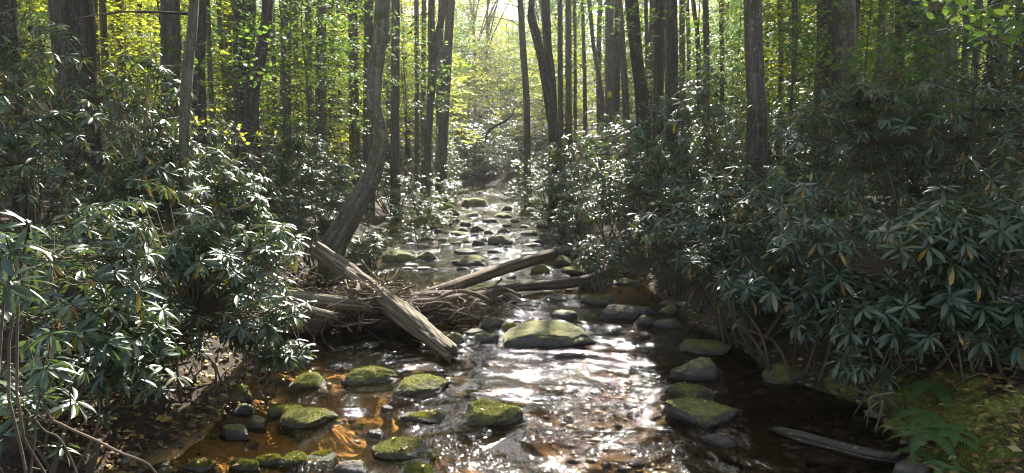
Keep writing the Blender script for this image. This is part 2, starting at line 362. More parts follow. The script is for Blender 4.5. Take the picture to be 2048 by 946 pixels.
def terrain(x, y):
    x = np.asarray(x, float); y = np.asarray(y, float)
    l = left_x(y); r = right_x(y)
    eo = np.maximum(l - x, x - r)                     # > 0 outside the creek
    eo_l = l - x; eo_r = x - r
    n = fbm(x * 0.5, y * 0.5, o=4, s=21); n2 = fbm(x * 2.2, y * 2.2, o=3, s=31)
    inside = -0.05 - 0.20 * sstep(0, 0.9, -eo) + 0.03 * n2
    hb = np.where(eo_l > eo_r, 0.30, 0.42)
    out = hb * sstep(0, 0.7, eo) + 0.10 * np.clip(eo - 0.3, 0, 14) + 0.05 * n2 * sstep(0, 0.5, eo) + 0.12 * n * sstep(0.3, 2, eo) + 0.02
    z = np.where(eo > 0, out, inside)
    z = z + np.where(eo > 0.05, 0.07 * np.clip(noise(x * 3.1, y * 3.1, s=81), 0, 1) + 0.05 * np.abs(noise(x * 6.3, y * 6.3, s=82)), 0) * sstep(12, 8, y)
    z = z + 0.12 * blob(x, y, g_bar, 0.9, 0.35) * (eo < 0)
    z = z + 0.10 * blob(x, y, g_sand3, 0.6, 0.7) * (eo < 0)
    z = np.where(y > 38, z + 0.045 * (y - 38) * (1 + 0.3 * n), z)
    z = np.where(y > 60, z + 0.10 * (y - 60), z)
    z = np.where(y > 130, z + 0.05 * (y - 130), z)
    side = np.clip(np.abs(x) - 14, 0, 60)
    z = z + side * 0.08
    return z
def axis(fine0, fine1, step, lo, hi, g=1.12):
    a = list(np.arange(fine0, fine1, step)); s = step; x = a[-1]
    while x < hi: s = min(s * g, 12); x += s; a.append(x)
    s = step; x = fine0; b = []
    while x > lo: s = min(s * g, 12); x -= s; b.append(x)
    return np.array(b[::-1] + a)
# ------------------------------------------------------------------ rocks list (photo pixels: left, right, top, waterline, moss, flat, label)
TINY = 'small dark wet rock poking out of the riffles upstream of the logs'
TINYG = 'small rocks in the riffles upstream'
ROCKS = [
 (993,1197,634,697,.45,.45,'largest boulder of the creek, long and domed, moss along its left shoulder'),
 (993,1046,638,664,.8,.4,'mossy rock touching the left back of the largest boulder'),
 (944,1000,661,687,.35,.4,'low dark rock just left of the largest boulder'),
 (880,928,651,688,.75,.3,'mossy rock tucked behind the lower end of the leaning log'),
 (926,974,656,671,.4,.6,'thin flat rock between the leaning log and the largest boulder'),
 (955,1015,630,656,.3,.5,'tan smooth rock behind the largest boulder, beside the driftwood'),
 (1160,1232,585,609,.5,.6,'dark oval rock with a mossy cap in front of the curved log'),
 (1090,1160,585,602,.15,.9,'pale flat rock in front of the curved log'),
 (1202,1328,604,637,.1,.8,'long grey slab against the right bank'),
 (1270,1318,627,653,.4,.4,'pointed grey rock in front of the long grey slab'),
 (1308,1370,636,658,.1,.8,'small flat grey rock at the foot of the right bank'),
 (1318,1360,602,628,.8,.3,'mossy rock at the right end of the long grey slab'),
 (1104,1158,618,636,.3,.7,'half drowned rock with white water over it behind the largest boulder'),
 (1362,1478,682,708,.55,.9,'flat dark slab lying at the edge of the shaded right pool'),
 (1343,1462,704,762,.28,.9,'tilted grey slab with yellow leaves on it, right of the glitter'),
 (1336,1440,763,797,.8,.4,'mossy rock right behind the flat topped boulder'),
 (1328,1504,785,856,.6,.95,'flat topped mossy boulder with fallen leaves, right of the glitter'),
 (1409,1484,866,897,.0,.6,'low bare grey rock awash in front of the flat topped boulder'),
 (1535,1627,722,769,.7,.4,'rock with mossy top under the overhanging right bank'),
 (1796,1872,905,962,.1,.4,'bare grey rock below the ferns on the right bank'),
 (565,645,737,779,.75,.3,'round mossy rock beside the tip of the left rhododendron'),
 (679,792,731,768,.7,.5,'long mossy rock with a step, below the driftwood pile'),
 (788,901,748,787,.62,.8,'flat mossy rock sprinkled with leaves below the leaning log'),
 (791,890,819,847,.85,.6,'low yellow green mossy rock in the middle of the left shallows'),
 (917,1052,797,853,.75,.5,'mossy domed rock at the left edge of the glitter'),
 (733,864,873,918,.9,.5,'bright mossy rock in the bottom shallows'),
 (790,872,925,962,.6,.4,'mossy rock cut by the bottom edge of the picture'),
 (544,658,812,858,.9,.5,'bright mossy rock topped with yellow leaves beside the sand bar'),
 (526,607,803,834,.7,.7,'flat rock carpeted with leaves behind the bright leaf topped rock'),
 (431,496,842,879,.45,.4,'dark mossy rock at the edge of the leaf drift'),
 (480,526,826,858,.5,.4,'dark rounded rock between the leaf drift and the sand bar'),
 (453,503,803,828,.35,.4,'small brown rock under the left rhododendron'),
 (432,500,764,806,.5,.5,'sunlit tan rock with leaves behind the left rhododendron tips'),
 (450,516,912,943,1.0,.9,'leftmost of the four mossy stones in a row along the bottom'),
 (494,564,904,931,1.0,.9,'second from left of the four mossy stones in a row along the bottom'),
 (547,614,903,932,1.0,.9,'third from left of the four mossy stones in a row along the bottom'),
 (598,670,901,929,1.0,.9,'rightmost of the four mossy stones in a row along the bottom'),
 (310,346,924,952,.9,.4,'small mossy stone at the bottom left below the leaf drift'),
 (345,424,916,948,.8,.5,'long dark stone with mossy ridge at the bottom left'),
 (662,734,916,955,.0,.7,'wet bare grey rock at the bottom of the left shallows'),
 (728,768,855,874,.0,.4,'small dark wet rock between two mossy rocks in the left shallows'),
 (759,786,808,820,.0,.6,'tiny pale stone in the left shallows'),
 (919,979,393,415,.45,.3,'dark boulder standing mid stream far up the creek'),
 (1002,1026,405,421,.4,.3,'small round dark rock right of the far mid stream boulder'),
 (1041,1106,391,417,.7,.4,'mossy boulder on the far right bank upstream'),
 (1039,1086,414,430,.75,.6,'flat mossy rock in front of the far right bank boulder'),
 (1090,1148,411,446,.75,.5,'mossy hump on the right bank beside the riffles'),
 (1072,1110,443,456,.1,.7,'flat dark rock near the right bank in the riffles'),
 (964,995,435,445,.1,.8,'flat dark rock alone in the middle of the far riffles'),
 (982,1028,424,436,.6,.8,'flat yellow mossed rock below the far boulder'),
 (930,960,423,434,.3,.7,'low brown rock awash left of centre in the far riffles'),
 (881,918,416,431,.7,.5,'mossy rock at the right tip of the left bank rocks'),
 (860,908,402,419,.8,.5,'sunlit mossy rocks edge high on the far left bank'),
 (828,881,415,432,.9,.6,'bright yellow mossed slab on the left bank'),
 (814,887,425,456,.8,.4,'big rock with bright moss streak on the left bank'),
 (837,882,446,459,.6,.8,'low flat rock below the big moss streaked rock'),
 (774,804,443,465,.85,.2,'round ball of a mossy rock under the left bushes'),
 (919,942,438,452,.1,.4,TINY),(938,970,446,463,.2,.5,TINY),(992,1021,455,466,.1,.5,TINY),(967,989,459,469,.3,.5,TINY),
 (897,939,461,472,.6,.8,'flat mossy rock left of centre in the riffles'),
 (875,895,467,484,.3,.2,TINY),(832,869,471,482,.4,.7,TINY),(890,905,441,450,.1,.5,TINY),(903,920,436,444,.1,.5,TINY),(912,936,453,462,.1,.6,TINY),
 (974,1026,467,490,.3,.7,'large blocky dark boulder in the middle of the riffles'),
 (942,970,479,491,.2,.4,'dark stone leaning on the left end of the blocky boulder'),
 (955,978,475,485,.2,.5,TINY),(1031,1078,460,471,.2,.7,'long low dark rock right of the blocky boulder'),(1077,1127,464,481,.3,.5,'dark humped rock near the right bank of the riffles'),
 (1054,1090,477,487,.1,.6,TINY),(1045,1082,484,493,.1,.7,TINY),
 (904,960,496,508,.1,.6,'narrow dark pointed rock in the stream above the leaning log'),
 (900,973,507,532,.3,.5,'speckled flat boulder in the stream above the crossing log'),
 (999,1017,490,499,.0,.4,TINY),(878,904,487,494,.2,.8,TINY),
 (1103,1145,487,510,.2,.4,'dark rock behind the upper end of the crossing log'),
 (758,832,496,524,.85,.8,'long mossy ledge with leaves on the left bank above the driftwood'),
 (826,873,499,521,.5,.6,'dark low end of the mossy ledge'),
 (1060,1104,521,548,.8,.3,'mossy rounded rock under the crossing log'),
 (1088,1145,507,532,.75,.5,'mossy rock supporting the upper end of the crossing log'),
 (1124,1202,529,549,.6,.8,'flat mossy rock along the right bank behind the curved log'),
 (1004,1044,586,604,.2,.5,'dark rock between the driftwood and the curved log'),
 (911,940,377,388,.8,.6,'small sunlit mossy rock far up the creek'),(948,975,381,388,.3,.6,TINY),(860,884,456,464,.1,.6,TINY),(1020,1040,437,444,.0,.6,TINY),
 (940,956,466,473,.1,.6,TINY),(1004,1024,447,453,.1,.6,TINY),(1040,1062,448,455,.1,.6,TINY),(845,862,462,469,.1,.6,TINY),
]
ROCK_FOOT = []                                  # x, y, radius for the water's wakes
ICO = None
def ico(sub):
    import bmesh
    bm = bmesh.new(); bmesh.ops.create_icosphere(bm, subdivisions=sub, radius=1.0)
    V = np.array([v.co[:] for v in bm.verts]); T = np.array([[v.index for v in f.verts] for f in bm.faces]); bm.free(); return V, T
ICOS = {4: ico(4), 5: ico(5), 3: ico(3)}
def rock_shape(seed, sub, flat, ang=1.0):
    V, T = ICOS[sub]; V = V.copy(); rr = np.random.RandomState(seed)
    for k in range(14):                          # planar cuts give facets
        n = rr.normal(size=3); n[2] *= 0.6; n /= np.linalg.norm(n); d = rr.uniform(0.58, 0.88)
        s = V @ n; V = V - np.outer(np.clip(s - d, 0, None) * 0.94, n)
    top = 1 - 0.45 * flat
    V[:, 2] = np.where(V[:, 2] > top * 0.6, top * 0.6 + (V[:, 2] - top * 0.6) * (1 - 0.75 * flat), V[:, 2])
    V[:, 2] += V[:, 0] * rr.uniform(-0.15, 0.15) + V[:, 1] * rr.uniform(-0.02, 0.15)
    o = seed * 3.7
    V *= (1 + 0.12 * fbm(V[:, 0] * 1.6 + o, V[:, 1] * 1.6, V[:, 2] * 1.6, 4, seed % 97)[:, None] + 0.045 * fbm(V[:, 0] * 7 + o, V[:, 1] * 9, V[:, 2] * 9, 2, seed % 89)[:, None] + (0.018 * fbm(V[:, 0] * 22 + o, V[:, 1] * 22, V[:, 2] * 22, 2, seed % 83)[:, None] if sub > 4 else 0))
    V -= (V.max(0) + V.min(0)) / 2 * np.array([1, 1, 0]); V[:, :2] /= np.abs(V[:, :2]).max(0); V[:, 2] /= V[:, 2].max()
    return V, T
ROCK_TOPS = []
rk_ = random.Random(31)
while len(ROCKS) < 150:                          # the many small flat stones of the riffles
    yb_ = rk_.uniform(392, 545) if rk_.random() < .8 else rk_.uniform(545, 700); g_ = ground(0, yb_); gy_ = g_[1]
    x_ = rk_.uniform(float(left_x(np.array(gy_))) - .2, float(right_x(np.array(gy_))) + .2); px_ = 1024 + x_ / (gy_ / ray(0, yb_)[1]) * F
    if 560 < px_ < 1010 and yb_ > 545: continue
    w_ = rk_.uniform(.14, .5) * F / gy_; h_ = w_ * rk_.uniform(.18, .34)
    if any(px_ + w_ / 2 > r_[0] and px_ - w_ / 2 < r_[1] and yb_ > r_[2] and yb_ - h_ < r_[3] for r_ in ROCKS): continue
    if abs(px_ - 1260) < 250 and yb_ > 560 and rk_.random() < .6: continue
    ROCKS.append((px_ - w_ / 2, px_ + w_ / 2, yb_ - h_, yb_, rk_.choice([.05, .2, .5, .75]), .8, TINY if yb_ < 545 else 'small low wet stone in the creek below the fallen logs'))
def build_rock(k, x0, x1, yt, yb, moss, flat, label):
    zw = 0.0
    xm = (x0 + x1) / 2; gnd = ground(xm, yb, zw)
    ez = float(terrain(gnd[0], gnd[1]))
    if ez > 0.0: zw = min(ez, 0.3); gnd = ground(xm, yb, zw)
    d = ray(xm, yb); t = gnd[1] / d[1]
    w = (x1 - x0) * t / F
    dep = w * rnd.uniform(0.6, 0.9)
    # vertical extent: top silhouette
    app = (yb - yt) * t / F; dpr = -d[2] / d[1]
    h = min(max(app * 0.96 - dep * 0.60 * dpr, w * 0.09), w * 0.42)
    V, T = rock_shape(k * 13 + 5, 5 if x1 - x0 > 90 else (4 if x1 - x0 > 34 else 3), flat)
    fl_ = 0.80 + 0.24 * np.clip(1 - V[:, 2], 0, 1) ** 0.7; V[:, 0] *= fl_; V[:, 1] *= fl_; V[:, :2] /= np.abs(V[V[:, 2] > -0.3][:, :2]).max(0)
    V = V * np.array([w / 2, dep / 2, 1.0])
    V[:, 2] = np.where(V[:, 2] > 0, V[:, 2] * h, V[:, 2] * 0.10)
    sb_ = 1 + 0.35 * np.clip(-V[:, 2] / 0.1, 0, 1); V[:, 0] *= sb_; V[:, 1] *= sb_
    # widen near the waterline
    c = np.array([gnd[0], gnd[1] + dep * 0.46, zw - 0.0])
    me = mk_mesh('rock', V, T, M['rock'], {'moss': np.full(len(V), moss)})
    name = 'boulder' if w > 0.8 else 'rock'
    o = obj(name, me, loc=Vector(c))
    tag(o, label, 'boulder' if w > 0.8 else 'rock', TINYG if label == TINY else None)
    if len(label) and label != TINY: o['group'] = 'rocks standing in and beside the creek'
    ROCK_FOOT.append((c[0], c[1], w / 2)); ROCK_TOPS.append((V + c, T, x1 - x0, moss, o))
for k, rk in enumerate(ROCKS): build_rock(k, *rk)

gx = axis(-5.5, 6.0, 0.055, -130, 130); gy = axis(2.6, 15.0, 0.06, -15, 190, 1.06)
X, Y = np.meshgrid(gx, gy)
Z = terrain(X, Y)
l = left_x(Y); r = right_x(Y); eo = np.maximum(l - X, X - r)
pn = noise(X * 6, Y * 6, s=44) * 0.5 + noise(X * 13, Y * 13, s=45) * 0.3
for (cx, cyy, cr) in ROCK_FOOT:                   # gravel banked up round every rock
    m_ = (np.abs(X - cx) < cr * 3) & (np.abs(Y - cyy) < cr * 3) & (Z < -0.03)
    if m_.any():
        q_ = np.sqrt((X[m_] - cx) ** 2 + (Y[m_] - cyy) ** 2) / cr
        Z[m_] = Z[m_] * (1 - 0.72 * np.exp(-(q_ / 1.35) ** 4))
Z = Z + np.where(eo < 0, 0.025 * pn, 0.02 * pn) * sstep(25, 10, Y)
bedm = sstep(0.12, -0.05, eo) * (Y < 44)
sand = np.clip(1.4 * blob(X, Y, g_bar, 1.1, 0.6) + 1.0 * blob(X, Y, ground(690, 780), 1.2, 0.9) + 0.9 * blob(X, Y, ground(500, 890), 0.7, 0.5) + 0.25 * blob(X, Y, ground(1000, 900), 1.6, 0.5) + blob(X, Y, g_sand3, 0.7, 0.9) + 0.6 * blob(X, Y, g_sand2, 0.7, 0.4), 0, 1)
mossm = np.clip(0.08 + np.where(X < 0, 0.3, 0.38) * sstep(0.9, 0.0, eo) * (eo > 0) + 0.42 * blob(X, Y, g_moss, 0.9, 1.1), 0, 1)
mossm = mossm * (1 - 0.9 * blob(X, Y, g_litter, 0.8, 0.6))
ny, nx = X.shape
i = np.arange(ny - 1)[:, None] * nx; j = np.arange(nx - 1)[None, :]
Q = np.stack([i + j, i + j + 1, i + nx + j + 1, i + nx + j], -1).reshape(-1, 4)
g = obj('ground', mk_mesh('ground', np.stack([X, Y, Z], -1).reshape(-1, 3), Q, M['ground'], {'bed': bedm.ravel(), 'sand': sand.ravel(), 'moss': mossm.ravel()}))
tag(g, 'forest floor and amber creek bed under the trees', kind='structure')

# ------------------------------------------------------------------ water
def water_patch(y0, y1, step, xs=None):
    ys = np.arange(y0, y1 + step * 0.5, step)
    xmin = min(left_x(ys).min(), 0) - 0.6; xmax = right_x(ys).max() + 0.6
    xs = np.arange(xmin, xmax, step); return np.meshgrid(xs, ys)
def chop_at(x, y):
    c = 0.36 + 0.42 * fbm(x * 1.1, y * 0.6, o=3, s=61) + 0.35 * sstep(11, 16, y)
    for (px, py, rx, ry, k) in ((1230, 850, .85, .75, 1.0), (1000, 900, .7, .4, .8), (740, 690, .65, .22, 1.1), (860, 790, .45, .35, .8), (1240, 670, .55, .5, .9), (1060, 720, .5, .2, .5), (1440, 830, .4, .5, .6),
                            (950, 740, .35, .3, .5), (640, 735, .3, .2, .6), (700, 820, .5, .2, .6), (1080, 620, .5, .35, .8), (930, 545, .9, .8, .6), (1480, 910, .5, .3, .7), (450, 880, .2, .15, .6)):
        c = c + k * blob(x, y, ground(px, py), rx, ry) * 0.8 * np.clip(0.6 + 1.3 * fbm(x * 2.6, y * 2.2, o=3, s=63), 0, 1.4)
    c = c * (1 - 0.75 * np.clip(blob(x, y, ground(580, 885), 1.0, 0.45) + blob(x, y, ground(1650, 830), 0.9, 1.3) + blob(x, y, ground(1600, 750), 0.8, 0.8) + blob(x, y, ground(660, 680), 1.0, 0.8) + 0.8 * blob(x, y, ground(1290, 585), 0.6, 1.0), 0, 1))
    return np.clip(c, 0.12, 1.6)
def water_z(x, y, step):
    rr = np.random.RandomState(5); z = np.zeros_like(x); ch = chop_at(x, y)
    wx = x + 0.15 * fbm(x * 1.5, y * 1.5, o=2, s=71); wy = y + 0.15 * fbm(x * 1.5 + 9, y * 1.5, o=2, s=72)
    for q in range(46):
        lam = rr.uniform(0.10, 0.7) ** 1.2 + 0.05
        th = rr.normal(math.pi / 2, 0.75); ph = rr.uniform(0, 6.28)
        if lam < step * 3: continue
        z += 0.0032 * lam / 0.3 * np.sin((wx * math.cos(th) + wy * math.sin(th)) * 2 * math.pi / lam + ph)
    z *= ch
    for (cx, cyy, cr) in ROCK_FOOT:               # bow wave upstream, wake downstream
        dx, dy = x - cx, y - cyy
        m = (np.abs(dx) < cr * 3) & (np.abs(dy) < cr * 4)
        if not m.any(): continue
        rr2 = np.sqrt(dx[m] ** 2 + (dy[m] * 1.2) ** 2) / cr
        z[m] += 0.010 * np.exp(-((rr2 - 1.15) / 0.22) ** 2) * ch[m] + 0.006 * np.sin(rr2 * 16) * np.exp(-rr2 * 1.1) * (dy[m] < cr * 0.6) * ch[m]
    return z
def water_mesh():
    Vs, Fs, Cs, n = [], [], [], 0
    for (y0, y1, st) in ((1.0, 3.6, 0.08), (3.6, 10.0, 0.028), (10.0, 20.0, 0.05), (20.0, 46.0, 0.12)):
        x, y = water_patch(y0, y1, st); z = water_z(x, y, st)
        keep = (x > left_x(y) - 0.5) & (x < right_x(y) + 0.5)
        if y0 > 1.0: z[0] = 0
        z[-1] = 0
        a, b = x.shape; i = np.arange(a - 1)[:, None] * b; j = np.arange(b - 1)[None, :]
        q = np.stack([i + j, i + j + 1, i + b + j + 1, i + b + j], -1).reshape(-1, 4)
        kq = keep.ravel()[q].all(1); q = q[kq]
        Vs.append(np.stack([x, y, z], -1).reshape(-1, 3)); Fs.append(q + n); Cs.append(chop_at(x, y).ravel()); n += x.size
    return np.vstack(Vs), np.vstack(Fs), np.concatenate(Cs)
wv, wf, wc = water_mesh()
used = np.unique(wf); remap = np.full(len(wv), -1); remap[used] = np.arange(len(used))
wobj = obj('water', mk_mesh('water', wv[used], remap[wf], M['water'], {'chop': wc[used]}))
tag(wobj, 'shallow clear creek water rippling and glittering in the sun', kind='structure')

# ------------------------------------------------------------------ leaf templates and foliage clouds
def leaf_template(segs=4, width=0.28, fold=0.18, droop=0.25, cross=2):
    """unit length leaf along +X, up +Z"""
    t = np.linspace(0, 1, segs + 1)
    w = width * np.sin(np.pi * np.clip(t * 0.94 + 0.03, 0, 1)) ** 0.75 * (0.75 + 0.5 * t) * 0.5
    w[0] = 0.015; w[-1] = 0.004
    z = -droop * t ** 2
    V = []
    for a in range(segs + 1):
        V += [(t[a], -w[a], z[a] + fold * w[a]), (t[a], 0, z[a]), (t[a], w[a], z[a] + fold * w[a])]
    Q = []
    for a in range(segs):
        b = a * 3; Q += [(b, b + 3, b + 4, b + 1), (b + 1, b + 4, b + 5, b + 2)]
    return np.array(V, float), np.array(Q)
def flat_leaf(width=0.6):                         # cheap broad leaf: 2 tris as kite folded on the midrib
    V = np.array([(0, 0, 0), (0.45, -width / 2, 0.05), (1, 0, -0.06), (0.45, width / 2, 0.05)], float)
    return V, np.array([(0, 1, 2), (0, 2, 3)])
def maple_leaf():
    a = np.array([0, 25, 50, 80, 115, 180, 245, 280, 310, 335]) * math.pi / 180
    r = np.array([0.6, 0.3, 0.55, 0.28, 0.42, 0.12, 0.42, 0.28, 0.55, 0.3])
    V = np.vstack([[0, 0, 0.0], np.stack([np.cos(a) * r, np.sin(a) * r, -0.12 * r], 1)]); V[:, 0] += 0.4
    n = len(a); return V, np.array([(0, 1 + i, 1 + (i + 1) % n) for i in range(n)])
def frames(dirs, ups):
    x = dirs / (np.linalg.norm(dirs, axis=1)[:, None] + 1e-9)
    z = ups - x * (ups * x).sum(1)[:, None]; z /= np.linalg.norm(z, axis=1)[:, None] + 1e-9
    y = np.cross(z, x); return np.stack([x, y, z], -1)          # columns
def bake(templ, pos, rot, size, tint, mname, material):
    V, Fc = templ; n = len(pos)
    W_ = (np.einsum('nij,vj->nvi', rot, V) * np.asarray(size)[:, None, None] + pos[:, None, :]).reshape(-1, 3)
    fc = (Fc[None] + (np.arange(n) * len(V))[:, None, None]).reshape(-1, Fc.shape[1])
    return mk_mesh(mname, W_, fc, material, {'tint': np.repeat(tint, len(V))})

LEAF_HI = [leaf_template(5, rnd.uniform(0.21, 0.27), 0.3, d) for d in (0.08, 0.18, 0.28, 0.4)]
LEAF_MID = leaf_template(3, 0.25, 0.25, 0.2)
LEAF_LO = leaf_template(2, 0.27, 0.2, 0.18)
# shared meshes for the leaves that are parts of their own
TINTS = [0.08, 0.3, 0.5, 0.66, 0.84, 0.975]
LEAF_MESH = {(d, t): mk_mesh('leaf', LEAF_HI[d][0], LEAF_HI[d][1], M['rhodo'], {'tint': np.full(len(LEAF_HI[d][0]), TINTS[t])}) for d in range(4) for t in range(6)}

def rhodo_leaves(rs, whorls, axes, lmin=0.11, lmax=0.18):
    """per whorl a ring of 7-11 leaves -> arrays of pos, rot, size, tint"""
    P, D, U, Sz, Ti = [], [], [], [], []
    for w, ax in zip(whorls, axes):
        n = rs.randint(8, 14); ax = ax / np.linalg.norm(ax)
        t1 = np.cross(ax, [0.3, 0.2, 0.9]); t1 /= np.linalg.norm(t1) + 1e-9; t2 = np.cross(ax, t1)
        a0 = rs.uniform(0, 6.28); L = rs.uniform(lmin, lmax); droopy = rs.uniform(-0.15, 0.3) + (0.5 if rs.rand() < 0.12 else 0); L *= rs.uniform(0.68, 1.12)
        wt = rs.uniform(0, 0.5)
        for k in range(n):
            a = a0 + k * 2.4 + rs.uniform(-0.2, 0.2); e = math.radians(rs.uniform(-8, 32)) - (k / n) * 0.6 - droopy
            old = rs.rand() < 0.05
            if old: e = math.radians(rs.uniform(-75, -45))
            d = (math.cos(e) * (math.cos(a) * t1 + math.sin(a) * t2) + math.sin(e) * ax)
            P.append(w + d * 0.012 - ax * 0.02 * (k / n)); D.append(d); U.append(ax * 1.0 + 0.25 * rs.normal(size=3)); Sz.append(L * rs.uniform(0.75, 1.1))
            Ti.append(rs.uniform(0.955, 1.0) if old else min(0.9, max(0, wt + rs.uniform(-0.1, 0.25) + (0.25 if rs.rand() < 0.06 else 0))))
    return np.array(P), frames(np.array(D), np.array(U)), np.array(Sz), np.array(Ti)
def shrub_shape(rs, c, rx, ry, h, z0, nw, lobes=7, face=0.25):
    """whorl points over overlapping lobes of a spreading shrub; c=(x,y); face: preference for whorls towards the light and the open side"""
    L = [(0, 0, 0.62 * h, 0.75, 0.42)]
    for k in range(lobes):
        a = rs.uniform(0, 6.28); q = rs.uniform(0.35, 0.75)
        L.append((math.cos(a) * q, math.sin(a) * q, h * rs.uniform(0.12, 0.8), rs.uniform(0.3, 0.5), rs.uniform(0.14, 0.26)))
    P, A = [], []
    while len(P) < nw:
        x, y, z, r, rv = L[rs.randint(len(L))]
        v = rs.normal(size=3); v /= np.linalg.norm(v)
        if v[2] < -0.45: continue
        if rs.rand() < face and v[1] > 0.3: continue
        q = rs.uniform(0.72, 1.04) if rs.rand() < 0.75 else rs.uniform(0.3, 0.8)
        p = np.array([c[0] + (x + v[0] * r * q) * rx, c[1] + (y + v[1] * r * q) * ry, z0 + z + v[2] * rv * h * q])
        if p[2] < z0 + 0.1: continue
        ax = v * np.array([0.45, 0.45, 0.2]) + np.array([0, 0, 1.0]) + rs.normal(size=3) * 0.2
        P.append(p); A.append(ax)
    return np.array(P), np.array(A)
def stems(rs, base, P, A, nmain, m_par, parent, rmain=0.02):
    """main branches (one object each) and the thin twigs that carry the whorls (one joined part)"""
    ends = P[rs.choice(len(P), nmain, replace=False)]
    mains = []
    for e in ends:
        b = base + np.array([rs.uniform(-0.2, 0.2), rs.uniform(-0.2, 0.2), -0.1])
        m1 = b * 0.6 + e * 0.4 + np.array([rs.uniform(-.12, .12), rs.uniform(-.12, .12), -0.02 + 0.1 * rs.rand()])
        m2 = b * 0.25 + e * 0.75 + np.array([rs.uniform(-.1, .1), rs.uniform(-.1, .1), -0.08])
        pts = catmull([b, m1, m2, e], 9); mains.append(pts)
        V, Q_, T_, uv = tube(pts, np.linspace(rmain, 0.005, 9), 6)
        obj('branch', mk_mesh('branch', V - m_par, [Q_, T_], M['twig'], uv=uv), parent)
    allp = np.vstack(mains); bag = Bag()
    for p, a in zip(P, A):
        d = np.linalg.norm(allp - p, axis=1) + 0.6 * np.clip(allp[:, 2] - p[2] + 0.1, 0, None); q = allp[d.argmin()]
        mid = p * 0.55 + q * 0.45 - np.array([0, 0, 0.05]) - a * 0.02
        bag.tube([q, mid, p], [0.0055, 0.0045, 0.003], 3, caps=False)
    t = obj('twigs', bag.mesh('twigs', M['twig']), parent); t['kind'] = 'stuff'
    for v in [t]: v.data.transform(Matrix.Translation(Vector(-m_par)))

def rhododendron(px, Yd, rx, ry, ztop, nw, label, rb=0.02, nleaf=300, seed=1, lmin=0.11, lmax=0.18, z0=None, hi=True, face=0.25, lobes=7, x=None):
    x = at(px, 400, Yd)[0] if x is None else x
    rs_ = np.random.RandomState(seed)
    zg = max(float(terrain(x, Yd)), 0.0) if z0 is None else z0
    base = np.array([x, Yd, max(float(terrain(x, Yd)), 0.0)])
    P, A = shrub_shape(rs_, (x, Yd), rx, ry, ztop - zg, zg, nw, lobes, face)
    if z0 is not None or True:
        ok = P[:, 2] > np.maximum(terrain(P[:, 0], P[:, 1]), 0) + 0.12; P, A = P[ok], A[ok]
    root = empty('rhododendron', base, label, 'rhododendron', 'rhododendrons along the creek banks')
    pos, rot, sz, ti = rhodo_leaves(rs_, P, A, lmin, lmax)
    n = len(pos)
    # which leaves show largest: near the camera, in frame, least buried
    rel = pos - np.array([0, 0, CAM_H]); dist = np.linalg.norm(rel, axis=1)
    depth = rel[:, 1] * CT - rel[:, 2] * ST; u = rel[:, 0] / np.maximum(depth, 0.1) * F + 1024; v = 473 - (rel[:, 1] * ST + rel[:, 2] * CT) / np.maximum(depth, 0.1) * F
    inf = (u > -30) & (u < 2078) & (v > -30) & (v < 976) & (depth > 0.3)
    score = sz / dist + inf * 10
    order = np.argsort(-score); own = order[:nleaf] if nleaf else order[:0]; rest = order[nleaf:] if nleaf else order
    b = Vector(base)
    for i_ in own:
        key = (int(rs_.randint(4)), int(np.argmin([abs(ti[i_] - t) for t in TINTS])))
        o = bpy.data.objects.new('leaf', LEAF_MESH[key]); COL.objects.link(o); o.parent = root
        m4 = Matrix.Identity(4)
        for a_ in range(3):
            for b_ in range(3): m4[a_][b_] = rot[i_][a_][b_] * sz[i_]
            m4[a_][3] = pos[i_][a_] - base[a_]
        o.matrix_local = m4
    if len(rest):
        tm = LEAF_HI[1] if hi else LEAF_MID
        f = obj('foliage', bake(tm, pos[rest] - base, rot[rest], sz[rest], ti[rest], 'foliage', M['rhodo']), root); f['kind'] = 'stuff'
    stems(rs_, base, P, A, 6 if nw > 60 else 4, base, root, rb)
    return root

